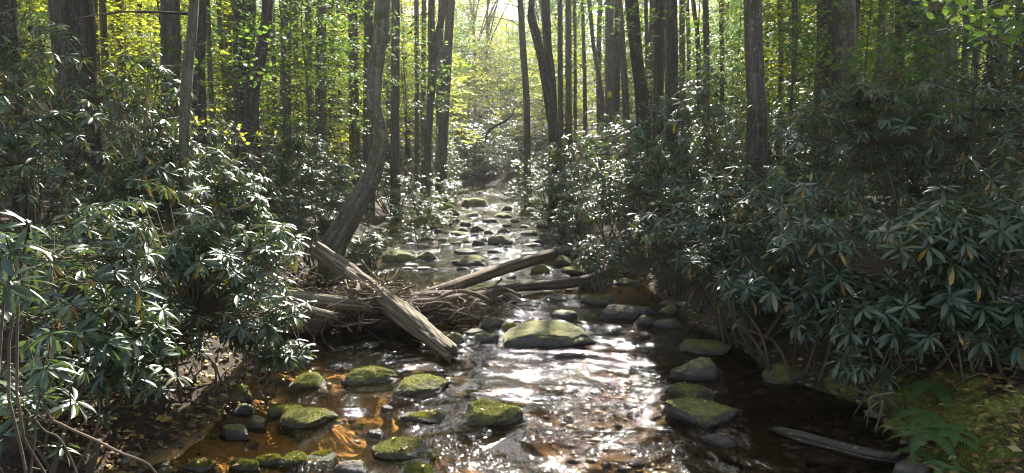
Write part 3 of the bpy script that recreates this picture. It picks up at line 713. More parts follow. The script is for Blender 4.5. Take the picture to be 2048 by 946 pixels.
# ------------------------------------------------------------------ near rhododendrons
NEAR = [  # px, Y, rx, ry, ztop, whorls, label, seed, kw
 (-60, 2.6, .30, .3, 2.34, 8, 'rhododendron with the biggest closest leaves at the left edge beside the camera', 33, dict(z0=1.75, lmin=.12, lmax=.15, nleaf=90, rb=.006)),
 (-30, 3.3, .5, .45, 1.6, 75, 'rhododendron low in the bottom left corner behind the bare dead branch', 4, dict(z0=.2, lmin=.10, lmax=.135, rb=.006)),
 (50, 4.3, .85, .8, 1.9, 230, 'dense rhododendron between the left edge and the sunlit bush', 5, dict(lmin=.11, lmax=.155, rb=.012)),
 (315, 6.0, 1.15, 1.0, 2.02, 600, 'sunlit rhododendron overhanging the left shallows above the leaf drift', 6, dict(lmin=.105, lmax=.15, lobes=10, rb=.012)),
 (420, 6.4, .6, .6, 1.5, 150, 'sunlit rhododendron reaching its tips over the dark pool by the driftwood', 7, dict(z0=.30, lobes=5, lmin=.10, lmax=.145, rb=.01)),
 (430, 9.6, .95, 1.0, 2.45, 260, 'sunlit rhododendron behind the driftwood, left of the bent tree', 8, dict()),
 (130, 7.8, 1.8, 1.2, 3.6, 460, 'tall shaded rhododendron at the left under the thick trunk', 9, dict(rb=.011)),
 (330, 9.0, 1.3, 1.0, 3.0, 320, 'rhododendron wrapped round the foot of the thin mossy tree', 10, dict()),
 (1235, 13.0, 1.35, 1.2, 3.15, 330, 'silvery sunlit rhododendron leaning over the right side of the stream', 11, dict(z0=.7)),
 (1400, 11.5, 1.2, 1.1, 3.75, 360, 'tall dark rhododendron beside the lichen flecked trunk', 12, dict()),
 (1540, 7.9, 1.4, 1.1, 2.3, 560, 'wide blue green rhododendron above the right bank', 13, dict(lmin=.115, lmax=.165, lobes=10)),
 (1810, 6.3, 1.25, .95, 1.95, 420, 'rhododendron drooping over the shaded pool above the ferns', 14, dict(z0=.42, lmin=.125, lmax=.175, lobes=10)),
 (2010, 5.7, .9, .8, 2.35, 230, 'rhododendron at the right edge above the mossy bank', 15, dict(lmin=.14, lmax=.19, z0=.7)),
 (1880, 8.4, 2.0, 1.3, 4.0, 700, 'tall bank of rhododendron under the pair of thick right hand trunks', 16, dict(rb=.012, lmin=.12, lmax=.17, lobes=11)),
 (1650, 10.5, 1.5, 1.2, 3.1, 340, 'rhododendron in front of the double trunk on the right', 17, dict()),
 (620, 13.8, 1.1, .9, 2.9, 200, 'pale rhododendron crowding behind the foot of the bent tree', 18, dict(nleaf=200)),
 (1205, 10.8, .55, .6, 1.15, 70, 'small sunlit rhododendron above the root end of the curved log', 19, dict(nleaf=200)),
 (735, 13.4, .5, .5, .85, 50, 'low sprig of rhododendron beside the mossy ledge', 20, dict(nleaf=150)),
 (1420, 9.6, 1.0, .9, 1.75, 170, 'low dark rhododendron shading the right bank above the grey slabs', 23, dict(z0=.5)),
 (1610, 6.9, .8, .6, 1.25, 110, 'low rhododendron sprays hanging over the rock with the mossy top', 24, dict(z0=.42, lmin=.14, lmax=.19)),
 (1790, 5.9, .62, .4, 1.15, 90, 'lowest rhododendron sprays touching the shaded pool left of the ferns', 26, dict(z0=.26, lmin=.13, lmax=.18, rb=.008)),
 (490, 6.5, .5, .4, .95, 110, 'short rhododendron sprays under the sunlit bush, above the small brown rock', 34, dict(z0=.25, lmin=.10, lmax=.14, rb=.008)),
 (1930, 5.7, .8, .5, 1.35, 110, 'rhododendron sprays hanging low behind the tall fern', 27, dict(z0=.5, lmin=.13, lmax=.17, rb=.008)),
 (1480, 8.3, .9, .6, 1.25, 130, 'low rhododendron sprays over the bank behind the tilted grey slab', 28, dict(z0=.4, lmin=.13, lmax=.18)),
 (1370, 10.6, .9, .7, 1.5, 110, 'low rhododendron over the root tangled bank by the curved log', 29, dict(z0=.4)),
 (1290, 14.5, 1.3, .8, 2.3, 140, 'rhododendron at the back of the silvery leaning one', 30, dict(nleaf=150)),
 (60, 9.8, 2.0, 1.2, 4.5, 330, 'high rhododendron at the left edge behind the shaded one', 31, dict(nleaf=200, rb=.011)),
 (1960, 10.8, 2.2, 1.3, 4.9, 360, 'highest rhododendron at the right edge behind the tall bank', 32, dict(nleaf=200, rb=.011)),
 (520, 11.6, .9, .8, 2.6, 170, 'sunlit rhododendron close left of the bent tree foot', 25, dict(nleaf=200)),
]
for (px, Yd, rx, ry, zt, nw, lab, sd, kw) in NEAR: rhododendron(px, Yd, rx, ry, zt, nw, lab, seed=sd, **kw)

# ------------------------------------------------------------------ rhododendrons farther off: five kinds, copied
PROTO = []
for k in range(5):
    rs_ = np.random.RandomState(100 + k); nw = 190
    P, A = shrub_shape(rs_, (0, 0), 1.5, 1.3, 2.5, 0.0, nw, 8, 0.1)
    pos, rot, sz, ti = rhodo_leaves(rs_, P, A, 0.13, 0.19)
    fm = bake(LEAF_LO, pos, rot, sz, ti, 'foliage', M['rhodo'])
    bag = Bag()
    for e in P[rs_.choice(len(P), 9, replace=False)]:
        bag.tube([(0, 0, -0.3), (e[0] * .4, e[1] * .4, e[2] * .35), e], [.03, .02, .008], 5, n=7)
    PROTO.append((fm, bag.mesh('branches', M['twig'])))
LM = [(12, 'left edge trunk'), (158, 'thickest left trunk'), (342, 'brown straight trunk'), (372, 'thin mossy tree'), (488, 'broad dark trunk'), (530, 'leaning dark tree'), (643, 'leaf crossed dark trunk'), (752, 'bent tree'),
      (858, 'forked tree'), (1050, 'slim gap trunk'), (1100, 'hooked tree'), (1219, 'marked trunk'), (1272, 'thick leaning trunk'), (1345, 'straight pair'), (1510, 'lichen flecked trunk'), (1690, 'double trunk'), (1880, 'thickest right trunk'), (2040, 'right edge trunk')]
def where(px):
    a = [n for p, n in LM if p <= px]; b = [n for p, n in LM if p > px]
    if not a: return 'left of the ' + b[0]
    if not b: return 'right of the ' + a[-1]
    return 'between the %s and the %s' % (a[-1], b[0])
FAR = []
def far_rhodo(k, x, y, s, sz, label, group='rhododendrons deeper in the forest'):
    fm, bm_ = PROTO[k % 5]
    z = max(float(terrain(x, y)), 0)
    r = empty('rhododendron', (x, y, z - 0.1), label, 'rhododendron', group)
    r.rotation_euler = (0, 0, rnd.uniform(0, 6.28)); r.scale = (s, s, sz)
    f = obj('foliage', fm, r); f['kind'] = 'stuff'; obj('branches', bm_, r)['kind'] = 'stuff'
FL = 'dark evergreen rhododendron in the understory among the distant trunks'
spec = [  # px, Y, scale, height scale, label
 (850, 21, .75, .75, 'rhododendron on the left bank beside the slim forked tree'), (835, 18, .6, .6, 'low rhododendron behind the round mossy rock'),
 (880, 29, .8, .9, 'brightly lit rhododendron at the left bend of the far creek'), (790, 24, 1.1, 1.1, 'rhododendron filling the gap right of the bent tree'),
 (1130, 19, .8, .85, 'rhododendron on the right bank above the mossy hump'), (1100, 25, 1.0, 1.0, 'rhododendron at the foot of the curved dark tree'),
 (1050, 31, .9, .85, 'rhododendron hanging over the far right bank boulder'), (1020, 42, 1.3, 1.0, 'rhododendron closing the right of the far bend'),
 (960, 47, 1.5, 1.35, 'hazy rhododendron closing the view at the end of the creek'), (915, 43, 1.2, 1.0, 'hazy rhododendron closing the left of the far bend'),
 (985, 49, 1.6, 1.3, 'hazy rhododendron right of centre at the very end of the creek'), (1060, 46, 1.6, 1.5, 'tall hazy rhododendron right of the far bend'), (930, 52, 1.8, 1.7, 'tallest hazy rhododendron behind the end of the creek'),
 (875, 38, 1.2, 1.3, 'hazy rhododendron under the brown hazy trunk'), (1000, 56, 1.9, 1.8, 'last hazy rhododendron visible up the valley'),
 (640, 16.5, .85, .85, 'rhododendron filling the bank behind the bent tree foot'), (592, 18.5, 1.0, 1.0, 'rhododendron on the left bank between the leaning dark tree and the bent tree'), (688, 18, .7, .8, 'rhododendron right behind the leaning part of the bent tree'),
 (935, 45, .8, .7, 'small rhododendron at the left of the far creek end'), (962, 45.5, .8, .8, 'small rhododendron in the middle of the far creek end'), (990, 45, .8, .7, 'small rhododendron at the right of the far creek end'), (1165, 16.5, .75, .85, 'rhododendron hiding the foot of the hooked tree'), (1108, 21, .7, .7, 'small rhododendron below the hooked tree at the waters edge'),
 (1300, 17, 1.1, 1.1, 'rhododendron behind the silvery leaning one'), (1220, 20, 1.0, 1.05, 'rhododendron at the foot of the group of straight trunks'),
]
for k, (px, Yd, s, sz, lab) in enumerate(spec): far_rhodo(k, at(px, 400, Yd)[0], Yd, s, sz, lab, 'rhododendrons along the upper creek')
rr_ = random.Random(5)
cnt = 0
for Yd in (10.5, 13, 16, 19, 22.5, 26, 31, 37, 44, 52):
    step = 1.9 + Yd * 0.03
    xx = -Yd * 0.86
    while xx < Yd * 0.86:
        x = xx + rr_.uniform(-0.6, 0.6); y = Yd + rr_.uniform(-1.2, 1.2); xx += step
        if x > left_x(np.array(y)) - 1.6 - (0.3 if y > 14 else 1.5) and x < right_x(np.array(y)) + 1.9: continue
        if Yd < 12 and (x > -6 and x < 6.5): continue
        s = rr_.uniform(0.8, 1.15); far_rhodo(cnt, x, y, s, s * (rr_.uniform(1.0, 1.5) if y < 24 else rr_.uniform(0.75, 1.25)), ('near' if y < 18 else 'distant' if y < 32 else 'faraway') + ' dark rhododendron ' + where(1024 + x / y * F)); cnt += 1

# ------------------------------------------------------------------ broad-leaf foliage prototypes (understory sprays and tree crowns)
def spray_cloud(rs_, n_sprays, size_fn, leaf, leaves_per, length, sprd=0.35):
    """flat layered sprays of leaves, as on maples and birches; size_fn gives spray centres"""
    P, D, U, Sz, Ti = [], [], [], [], []
    for q in range(n_sprays):
        c, out = size_fn(rs_)
        a = math.atan2(out[1], out[0]); tq = rs_.uniform(0, 1)
        nrm = np.array([rs_.normal() * .25, rs_.normal() * .25, 1.0]); nrm /= np.linalg.norm(nrm)
        for k in range(leaves_per):
            r = rs_.uniform(0, 1) ** 0.6 * length; th = a + rs_.normal() * 0.9
            p = c + np.array([math.cos(th) * r, math.sin(th) * r, 0]); p[2] += -(nrm[0] * (p[0] - c[0]) + nrm[1] * (p[1] - c[1])) - 0.15 * r * r / length + rs_.normal() * 0.04 * length
            an = th + rs_.normal() * 0.8
            P.append(p); D.append([math.cos(an), math.sin(an), rs_.uniform(-0.55, 0.1)]); U.append(nrm + rs_.normal(size=3) * 0.35)
            Sz.append(leaf * rs_.uniform(0.7, 1.25)); Ti.append(np.clip(0.7 * tq + rs_.uniform(0, 0.35), 0, 1))
    return np.array(P), frames(np.array(D), np.array(U)), np.array(Sz), np.array(Ti)
KITE = flat_leaf(0.62); MAPLE = maple_leaf()
def sapling_proto(k, h, rad, n_sprays, leaf, material, per=26):
    rs_ = np.random.RandomState(200 + k)
    def f(r_):
        z = h * (0.25 + 0.75 * r_.rand()); w = rad * (1.0 - 0.55 * (z / h)) * math.sqrt(r_.rand()) + 0.1
        a = r_.uniform(0, 6.28); return np.array([math.cos(a) * w, math.sin(a) * w, z]), np.array([math.cos(a), math.sin(a)])
    pos, rot, sz, ti = spray_cloud(rs_, n_sprays, f, leaf, per, 0.55)
    fm = bake(KITE, pos, rot, sz, ti, 'foliage', material)
    bag = Bag(); bag.tube([(0, 0, -0.3), (0.05, 0.03, h * .4), (-0.05, 0.05, h * .75), (0.02, 0, h)], [.035, .028, .018, .006], 6, n=12)
    br = Bag()
    for q in range(22):
        z = h * (0.25 + 0.7 * rs_.rand()); a = rs_.uniform(0, 6.28); w = rad * (1.1 - 0.6 * z / h)
        br.tube([(0, 0, z - 0.25), (math.cos(a) * w * .5, math.sin(a) * w * .5, z), (math.cos(a) * w, math.sin(a) * w, z + 0.05)], [.012, .008, .003], 4)
    return fm, bag.mesh('trunk', M['bark_far']), br.mesh('branches', M['bark_far'])
SAP = [sapling_proto(0, 5.0, 1.9, 120, 0.09, M['green']), sapling_proto(1, 6.5, 2.2, 150, 0.10, M['yellow']), sapling_proto(2, 4.0, 1.6, 90, 0.085, M['green']), sapling_proto(3, 8.0, 2.6, 260, 0.13, M['yellow']), sapling_proto(4, 8.5, 2.6, 260, 0.13, M['green'])]
def sapling(k, x, y, s, label, zs=None, group='leafy saplings in the understory', z=None):
    fm, tm, bm_ = SAP[k]
    z = float(terrain(x, y)) if z is None else z
    r = empty('sapling', (x, y, z), label, 'sapling', group); r.rotation_euler = (0, 0, rnd.uniform(0, 6.28)); r.scale = (s, s, zs or s)
    f = obj('foliage', fm, r); f['kind'] = 'stuff'; obj('trunk', tm, r); obj('branches', bm_, r)['kind'] = 'stuff'

def crown_proto(k, rad, hh, n_sprays, leaf, material, per=30, length=1.0):
    rs_ = np.random.RandomState(300 + k); L = [(0, 0, 0.5, 0.55)] + [(rs_.uniform(-.55, .55), rs_.uniform(-.55, .55), rs_.uniform(0.15, 0.85), rs_.uniform(.25, .45)) for _ in range(7)]
    def f(r_):
        x, y, z, r = L[r_.randint(len(L))]; v = r_.normal(size=3); v /= np.linalg.norm(v); q = r_.uniform(0.5, 1)
        p = np.array([(x + v[0] * r * q) * rad, (y + v[1] * r * q) * rad, z * hh + v[2] * r * q * hh * .45]); return p, v[:2]
    pos, rot, sz, ti = spray_cloud(rs_, n_sprays, f, leaf, per, length)
    fm = bake(KITE, pos, rot, sz, ti, 'crown', material)
    br = Bag()
    for q in range(12):
        c, o_ = f(rs_); z0 = hh * rs_.uniform(0.0, 0.4)
        br.tube([(0, 0, z0), (c[0] * .45, c[1] * .45, z0 * .5 + c[2] * .5), c], [.07, .045, .012], 5, n=6)
    return fm, br.mesh('limbs', M['bark_far'])
CROWN = [crown_proto(0, 3.4, 8, 170, 0.17, M['green']), crown_proto(1, 3.4, 8, 170, 0.17, M['yellow']), crown_proto(2, 2.8, 9, 90, 0.16, M['green']), crown_proto(3, 3.0, 9, 100, 0.17, M['yellow'])]

# ------------------------------------------------------------------ trees of the photograph
def tree(name, pts, Yd, label, material='bark', crown=None, top=17.0, sides=14, dY=0.0, cz=None, cs=1.0, cx=0.0, group='tall straight trunks of the forest', flare=1.25, stubs=0, cat='tree'):
    """pts: (px, py, width px) from top to base, all at distance Yd (+dY at the top)"""
    C = []
    for i_, (px, py, w) in enumerate(pts):
        p = at(px, py, Yd); C.append((p[0], p[1], p[2], w * 0.5 * Yd / ray(px, py)[1] / F))
    C = C[::-1]                                                    # base first
    bx, by, bz, br = C[0]; zg = max(float(terrain(bx, by)), -0.05) - 0.25
    if bz > zg + 0.4:
        C = [(bx + (bx - C[1][0]) * min(0.5, (bz - zg) / max(C[1][2] - bz, 0.5) * 0.5), by, zg, br * flare)] + C
    tx, ty, tz, tr = C[-1]; px_, _, pz_, _ = C[-2]
    sl_ = np.clip((tx - px_) / max(tz - pz_, 0.5), -0.12, 0.12)
    H = top
    C.append((tx + sl_ * (H - tz) * 0.5, ty, tz + (H - tz) * 0.5, tr * 0.8)); C.append((tx + sl_ * (H - tz) * 0.6, ty, H, tr * 0.35))
    C = np.array(C); base = C[0, :3].copy(); base[2] += 0.25
    n = 34 if Yd < 20 else 20
    V, Q_, T_, uv = tube(C[:, :3] - base, C[:, 3], sides, n=n, rough=0.10, seed=int(pts[0][0]) % 50, flute=0.05)
    root = empty(name, base, label, cat, group)
    obj('trunk', mk_mesh('trunk', V, [Q_, T_], M[material], uv=uv), root)
    if stubs:
        rs_ = np.random.RandomState(int(pts[0][0]))
        for q in range(stubs):
            z = rs_.uniform(1.8, 8); i0 = np.argmin(abs(C[:, 2] - z)); c = np.array([np.interp(z, C[:, 2], C[:, 0]), by, z]) - base
            a = rs_.uniform(0, 6.28); L = rs_.uniform(0.5, 2.2)
            e = c + np.array([math.cos(a) * L, math.sin(a) * L, rs_.uniform(-0.3, 0.5)])
            V, Q_, T_, uv = tube([c, (c + e) / 2 + np.array([0, 0, rs_.uniform(-.1, .15)]), e], [0.02, 0.012, 0.004], 5, n=7)
            obj('branch', mk_mesh('branch', V, [Q_, T_], M['bark_dark'], uv=uv), root)
    if crown is not None:
        fm, lm = CROWN[crown]; cz_ = (top - 8.5 if cz is None else cz)
        xx = np.interp(cz_, C[:, 2], C[:, 0]) + cx
        c = obj('crown', fm, root, (xx - base[0], by - base[1], cz_ - base[2])); c.scale = (cs, cs, cs); c.rotation_euler = (0, 0, rnd.uniform(0, 6.28)); c['kind'] = 'stuff'
        lb = obj('limbs', lm, root, (xx - base[0], by - base[1], cz_ - base[2])); lb.scale = (cs, cs, cs); lb.rotation_euler = c.rotation_euler; lb['kind'] = 'stuff'
    return root
TREES = [
 ('tree', [(12,0,34),(20,100,34),(40,300,38)], 12, 'dark leaning trunk at the far left edge', dict(material='bark_dark', crown=0)),
 ('tree', [(150,-20,62),(156,80,60),(162,190,64)], 15, 'thickest straight trunk on the left, furrowed bark', dict(material='bark_dark', crown=2, sides=20)),
 ('tree', [(107,0,20),(114,100,20)], 19, 'slim dark trunk just left of the thickest left trunk', dict(crown=1)),
 ('tree', [(190,0,9),(195,130,10)], 26, 'left one of two slim trunks right of the thickest left trunk', dict(material='bark_far', crown=1)),
 ('tree', [(205,0,13),(211,130,14)], 24, 'sunlit right one of two slim trunks right of the thickest left trunk', dict(material='bark_far')),
 ('tree', [(238,0,13),(243,120,14)], 27, 'slim trunk standing alone midway between the thickest left trunk and the thin mossy tree', dict(material='bark_far', crown=3)),
 ('tree', [(279,0,9),(281,100,9)], 30, 'pole thin trunk left of the brown trunk behind the thin mossy tree', dict(material='bark_far')),
 ('tree', [(340,0,36),(343,220,38)], 15.5, 'brown straight trunk just left of the thin mossy tree', dict(material='bark', crown=0)),
 ('thin_tree', [(388,0,19),(379,100,21),(371,200,21),(368,300,19),(370,405,19)], 8.2, 'thin mossy tree with a bright rim of sun down its right side', dict(material='bark_moss', crown=None, top=12, stubs=3, sides=16)),
 ('tree', [(399,-10,26),(397,150,26),(400,330,30)], 13.5, 'brown trunk directly behind the thin mossy tree', dict(material='bark_dark', crown=2)),
 ('tree', [(415,0,9),(420,140,10)], 22, 'very slim dark stem right of the thin mossy tree', dict(material='bark_far')),
 ('tree', [(488,-10,42),(490,140,44)], 17, 'broad dark trunk behind the leaning dark tree', dict(material='bark_dark', crown=1, cx=-2.2, cs=.8)),
 ('tree', [(537,-10,22),(530,60,22),(516,140,24),(503,220,30)], 13, 'dark tree that leans to the right as it rises, left of the bent tree', dict(material='bark_dark')),
 ('tree', [(545,40,10),(548,150,10)], 26, 'slim trunk immediately right of the leaning dark tree', dict(material='bark_far')),
 ('tree', [(573,0,20),(571,200,22)], 20, 'straight dark trunk second right of the leaning dark tree', dict(crown=2)),
 ('tree', [(587,80,8),(586,210,8)], 32, 'pencil thin trunk beside the straight dark trunk', dict(material='bark_far')),
 ('tree', [(616,0,13),(619,210,14)], 24, 'slim trunk halfway between the leaning dark tree and the bent tree', dict(crown=3)),
 ('tree', [(643,0,20),(642,240,22)], 20, 'dark trunk with leafy sprays left of the bent tree', dict(stubs=4)),
 ('tree', [(662,0,13),(663,150,13)], 30, 'grey slim trunk behind the leafy sprays left of the bent tree', dict(material='bark_far')),
 ('tree', [(676,0,7),(679,160,7)], 34, 'thinnest trunk left of the bent tree', dict(material='bark_far')),
 ('tree', [(706,0,18),(708,200,20)], 25, 'hazy trunk close left of the bent tree', dict(material='bark_far')),
 ('tree', [(738,0,18),(736,230,20)], 22, 'trunk half hidden behind the bent tree', dict(material='bark_far')),
 ('bent_tree', [(768,-20,30),(762,60,30),(755,110,30),(749,160,30),(748,215,30),(758,250,30),(762,282,31),(753,325,34),(741,360,37),(718,400,41),(690,450,45),(666,495,50)], 12.3, 'big bent tree with an s curved trunk leaning over the left bank', dict(flare=1.05, material='bark_moss', top=15, sides=24)),
 ('tree', [(791,0,17),(790,310,18)], 24, 'straight trunk right behind the bent tree', dict(stubs=5, material='bark_far')),
 ('tree', [(833,0,9),(834,270,10)], 33, 'slender trunk between the bent tree and the forked tree', dict(material='bark_far', crown=3)),
 ('tree', [(848,0,9),(846,270,10)], 36, 'hazy slender trunk close left of the forked tree', dict(material='bark_far')),
 ('forked_tree', [(863,-10,13),(863,60,15),(866,130,19),(860,220,15),(856,300,15),(851,372,20)], 23, 'slim forked tree on the left bank of the far creek', dict(stubs=7)),
 ('tree', [(880,150,13),(878,300,15)], 32, 'hazy dark trunk right of the forked tree', dict(material='bark_far')),
 ('tree', [(898,60,18),(890,200,20),(884,312,22)], 29, 'brown hazy trunk at the left of the sunlit gap', dict(material='bark_far', stubs=12)),
 ('tree', [(1040,-10,12),(1046,100,13),(1053,200,13),(1055,318,14)], 27, 'straight slim trunk at the right of the sunlit gap', dict(stubs=10)),
 ('curved_tree', [(1064,-10,12),(1062,30,16),(1072,70,18),(1086,130,18),(1098,200,19),(1108,260,20),(1122,330,22),(1140,400,26)], 19.5, 'dark tree with a hooked curve near the top leaning over the right bank', dict(material='bark_dark')),
 ('tree', [(1090,-10,17),(1095,90,17),(1105,200,18)], 21, 'straight dark trunk behind the hooked tree', dict(material='bark_dark', stubs=4)),
 ('tree', [(1120,0,10),(1121,260,11)], 28, 'first slim trunk right of the hooked tree', dict()),
 ('tree', [(1137,0,12),(1137,250,13)], 26, 'second slim trunk right of the hooked tree', dict()),
 ('tree', [(1150,30,6),(1151,220,6)], 38, 'pencil thin pale trunk behind the second slim trunk', dict(material='bark_far')),
 ('tree', [(1165,0,7),(1170,200,8)], 34, 'thin trunk left of the marked straight trunk', dict(material='bark_far')),
 ('tree', [(1178,0,8),(1188,100,8),(1205,210,9)], 30, 'thin trunk slanting behind the marked straight trunk', dict(material='bark_far')),
 ('marked_tree', [(1219,-10,17),(1219,100,17),(1219,215,19)], 25, 'straight trunk with a small yellow marker nailed to it', dict()),
 ('tree', [(1240,20,12),(1247,130,13),(1253,240,14)], 23, 'slightly leaning trunk right of the marked trunk', dict(crown=2, cx=2.2, cs=.7)),
 ('tree', [(1262,-10,26),(1272,100,25),(1284,215,27)], 25, 'thick leaning dark trunk right of the marked trunk', dict(material='bark_dark', crown=1, cx=1.9, cs=.5)),
 ('tree', [(1292,0,8),(1296,200,9)], 34, 'thin trunk close right of the thick leaning trunk', dict(material='bark_far')),
 ('tree', [(1302,0,7),(1304,200,7)], 40, 'pole thin distant trunk left of the straight pair', dict(material='bark_far', crown=3)),
 ('tree', [(1317,-10,20),(1317,190,21)], 19, 'left trunk of the straight pair left of the lichen flecked trunk', dict(material='bark_dark', crown=0, cx=1.6, cs=.65)),
 ('tree', [(1328,0,12),(1332,110,13),(1336,180,12)], 21, 'mossy slim trunk squeezed between the straight pair', dict(material='bark_moss')),
 ('tree', [(1344,-10,20),(1346,180,21)], 18, 'right trunk of the straight pair left of the lichen flecked trunk', dict(material='bark_dark', crown=2, cs=.65, cx=.6)),
 ('tree', [(1374,0,8),(1378,130,8)], 33, 'thin trunk right of the straight pair', dict(material='bark_far')),
 ('tree', [(1386,0,9),(1396,100,9)], 27, 'thin leaning stem between the straight pair and the lichen flecked trunk', dict(material='bark_far')),
 ('tree', [(1411,0,12),(1413,150,13)], 25, 'slim trunk left of the lichen flecked trunk', dict(crown=0)),
 ('tree', [(1442,0,9),(1444,150,9)], 30, 'thin dark trunk close left of the lichen flecked trunk', dict(material='bark_far')),
 ('tree', [(1504,-10,34),(1509,120,35),(1515,270,42)], 11.5, 'straight trunk flecked with pale lichen rising from the dark rhododendrons', dict(material='bark', crown=None, sides=18, top=18)),
 ('tree', [(1560,0,10),(1562,160,10)], 28, 'thin trunk right of the lichen flecked trunk', dict(material='bark_far', crown=0)),
 ('tree', [(1590,0,12),(1588,160,12)], 26, 'slim trunk between the lichen flecked trunk and the double trunk', dict(material='bark_far', crown=2)),
 ('tree', [(1652,-10,32),(1648,150,34)], 16, 'left and rearmost stem of the double trunk on the right', dict(material='bark_dark', crown=0)),
 ('tree', [(1664,-10,20),(1667,100,20),(1673,220,22)], 13, 'slim front stem in the middle of the double trunk', dict(material='bark_dark', crown=None, top=15)),
 ('tree', [(1692,-10,34),(1696,100,36),(1703,210,42)], 14, 'mossy right hand stem of the double trunk', dict(material='bark_moss', crown=2, sides=18)),
 ('tree', [(1765,0,14),(1762,100,14)], 22, 'short visible dark trunk right of the double trunk', dict(crown=0)),
 ('tree', [(1800,20,18),(1799,90,20)], 24, 'trunk behind the leaning one at upper right', dict(material='bark_far', crown=2)),
 ('tree', [(1822,-10,30),(1835,40,30),(1848,100,32)], 12.5, 'dark trunk leaning against the thickest right hand trunk', dict(material='bark_dark', sides=16, top=14)),
 ('tree', [(1880,-10,58),(1880,150,62)], 13.5, 'thickest trunk on the right with furrowed bark', dict(material='bark', crown=0, sides=22)),
 ('tree', [(1930,0,12),(1932,80,12)], 22, 'slim trunk right of the thickest right hand trunk', dict(material='bark_far', crown=2)),
 ('tree', [(1994,-10,34),(1994,90,36)], 17, 'broad trunk near the upper right corner', dict(material='bark_dark', crown=0)),
 ('tree', [(2042,-10,20),(2042,90,20)], 18, 'trunk cut by the right edge of the picture', dict(material='bark_dark', crown=1)),
]
for (nm, pts, Yd, lab, kw) in TREES:
    t_ = tree(nm, pts, Yd, lab, **kw)
    if nm == 'forked_tree':
        b = Vector(t_.location)
        C = [at(866, 130, 23), at(876, 70, 23), at(890, 10, 23), at(905, -60, 23.2), at(915, -200, 23.5)]
        V, Q_, T_, uv = tube([np.array(c) - np.array(b) for c in C], [.12, .11, .10, .09, .05], 10, n=14, rough=.08)
        obj('fork_stem', mk_mesh('fork_stem', V, [Q_, T_], M['bark'], uv=uv), t_)
    if nm == 'marked_tree':
        c = at(1220, 189, 24.7) - np.array(t_.location); w, h = .07, .10
        mm, ns, ls = mat('yellow_marker'); p = nd(ns, 'ShaderNodeBsdfPrincipled'); p.inputs[0].default_value = (.6, .42, .03, 1); p.inputs['Roughness'].default_value = .5
        ls.new(p.outputs[0], nd(ns, 'ShaderNodeOutputMaterial').inputs[0])
        c[1] = -0.185
        V = np.array([(a * w, b_ * .004, d_ * h) for b_ in (-1, 1) for d_ in (-1, 1) for a in (-1, 1)]) + c
        obj('marker', mk_mesh('marker', V, np.array([(0, 1, 3, 2), (4, 6, 7, 5), (0, 4, 5, 1), (2, 3, 7, 6), (0, 2, 6, 4), (1, 5, 7, 3)]), mm, smooth=False), t_)

# ------------------------------------------------------------------ the rest of the forest behind
TP = []
for k in range(4):
    b = Bag(); rs_ = np.random.RandomState(400 + k)
    b.tube([(0, 0, -0.5), (0, 0, 0.4), (rs_.uniform(-.2, .2), 0, 6), (rs_.uniform(-.5, .5), 0, 12), (rs_.uniform(-.7, .7), 0, 19)], [.22, .17, .14, .10, .03], 9, n=16, rough=.08, seed=k)
    TP.append(b.mesh('trunk', M['bark_far']))
BGL = 'one of many slim distant trunks crowding the far forest'
rr_ = random.Random(9); nt = 0
while nt < 190:
    y = 24 + 95 * rr_.random() ** 1.25; x = rr_.uniform(-0.9, 0.9) * y
    if x > float(left_x(np.array(y))) - 1.5 and x < float(right_x(np.array(y))) + 1.5 and y < 46: continue
    px = 1024 + x / y * F
    if 890 < px < 1060 and y < 72: continue
    nt += 1
    s = rr_.uniform(0.5, 1.0)
    if rr_.random() < 0.2: s *= 1.3
    r = empty('distant_tree', (x, y, float(terrain(x, y))), ('slim' if s < .8 else 'thicker') + (' far trunk ' if y < 60 else ' hazy hillside trunk ') + where(px), 'tree', 'slim trunks of the far forest')
    r.rotation_euler = (rr_.uniform(-.03, .03), rr_.uniform(-.05, .05), rr_.uniform(0, 6.28)); 
    t_ = obj('trunk', TP[nt % 4], r); t_.scale = (s, s, 1.0)
    cz = rr_.uniform(7.5, 12) if y < 36 else rr_.uniform(2.5, 9)
    fm, lm = CROWN[rr_.choice([0, 1, 2, 3, 1, 3]) if abs(px - 980) < 260 else rr_.choice([0, 2, 0, 1, 3])]
    if rr_.random() < (0.6 if y < 45 else 0.95) and not (y < 36 and -6.5 < x < 4.5):
        c = obj('crown', fm, r, (0, 0, cz)); c['kind'] = 'stuff'; sc_ = rr_.uniform(.7, 1.1) * (1.0 if y < 50 else 1.35); c.scale = (sc_, sc_, sc_ * 1.05); c.rotation_euler = (0, 0, rr_.uniform(0, 6))
        lb = obj('limbs', lm, r, (0, 0, cz)); lb.scale = c.scale; lb.rotation_euler = c.rotation_euler; lb['kind'] = 'stuff'

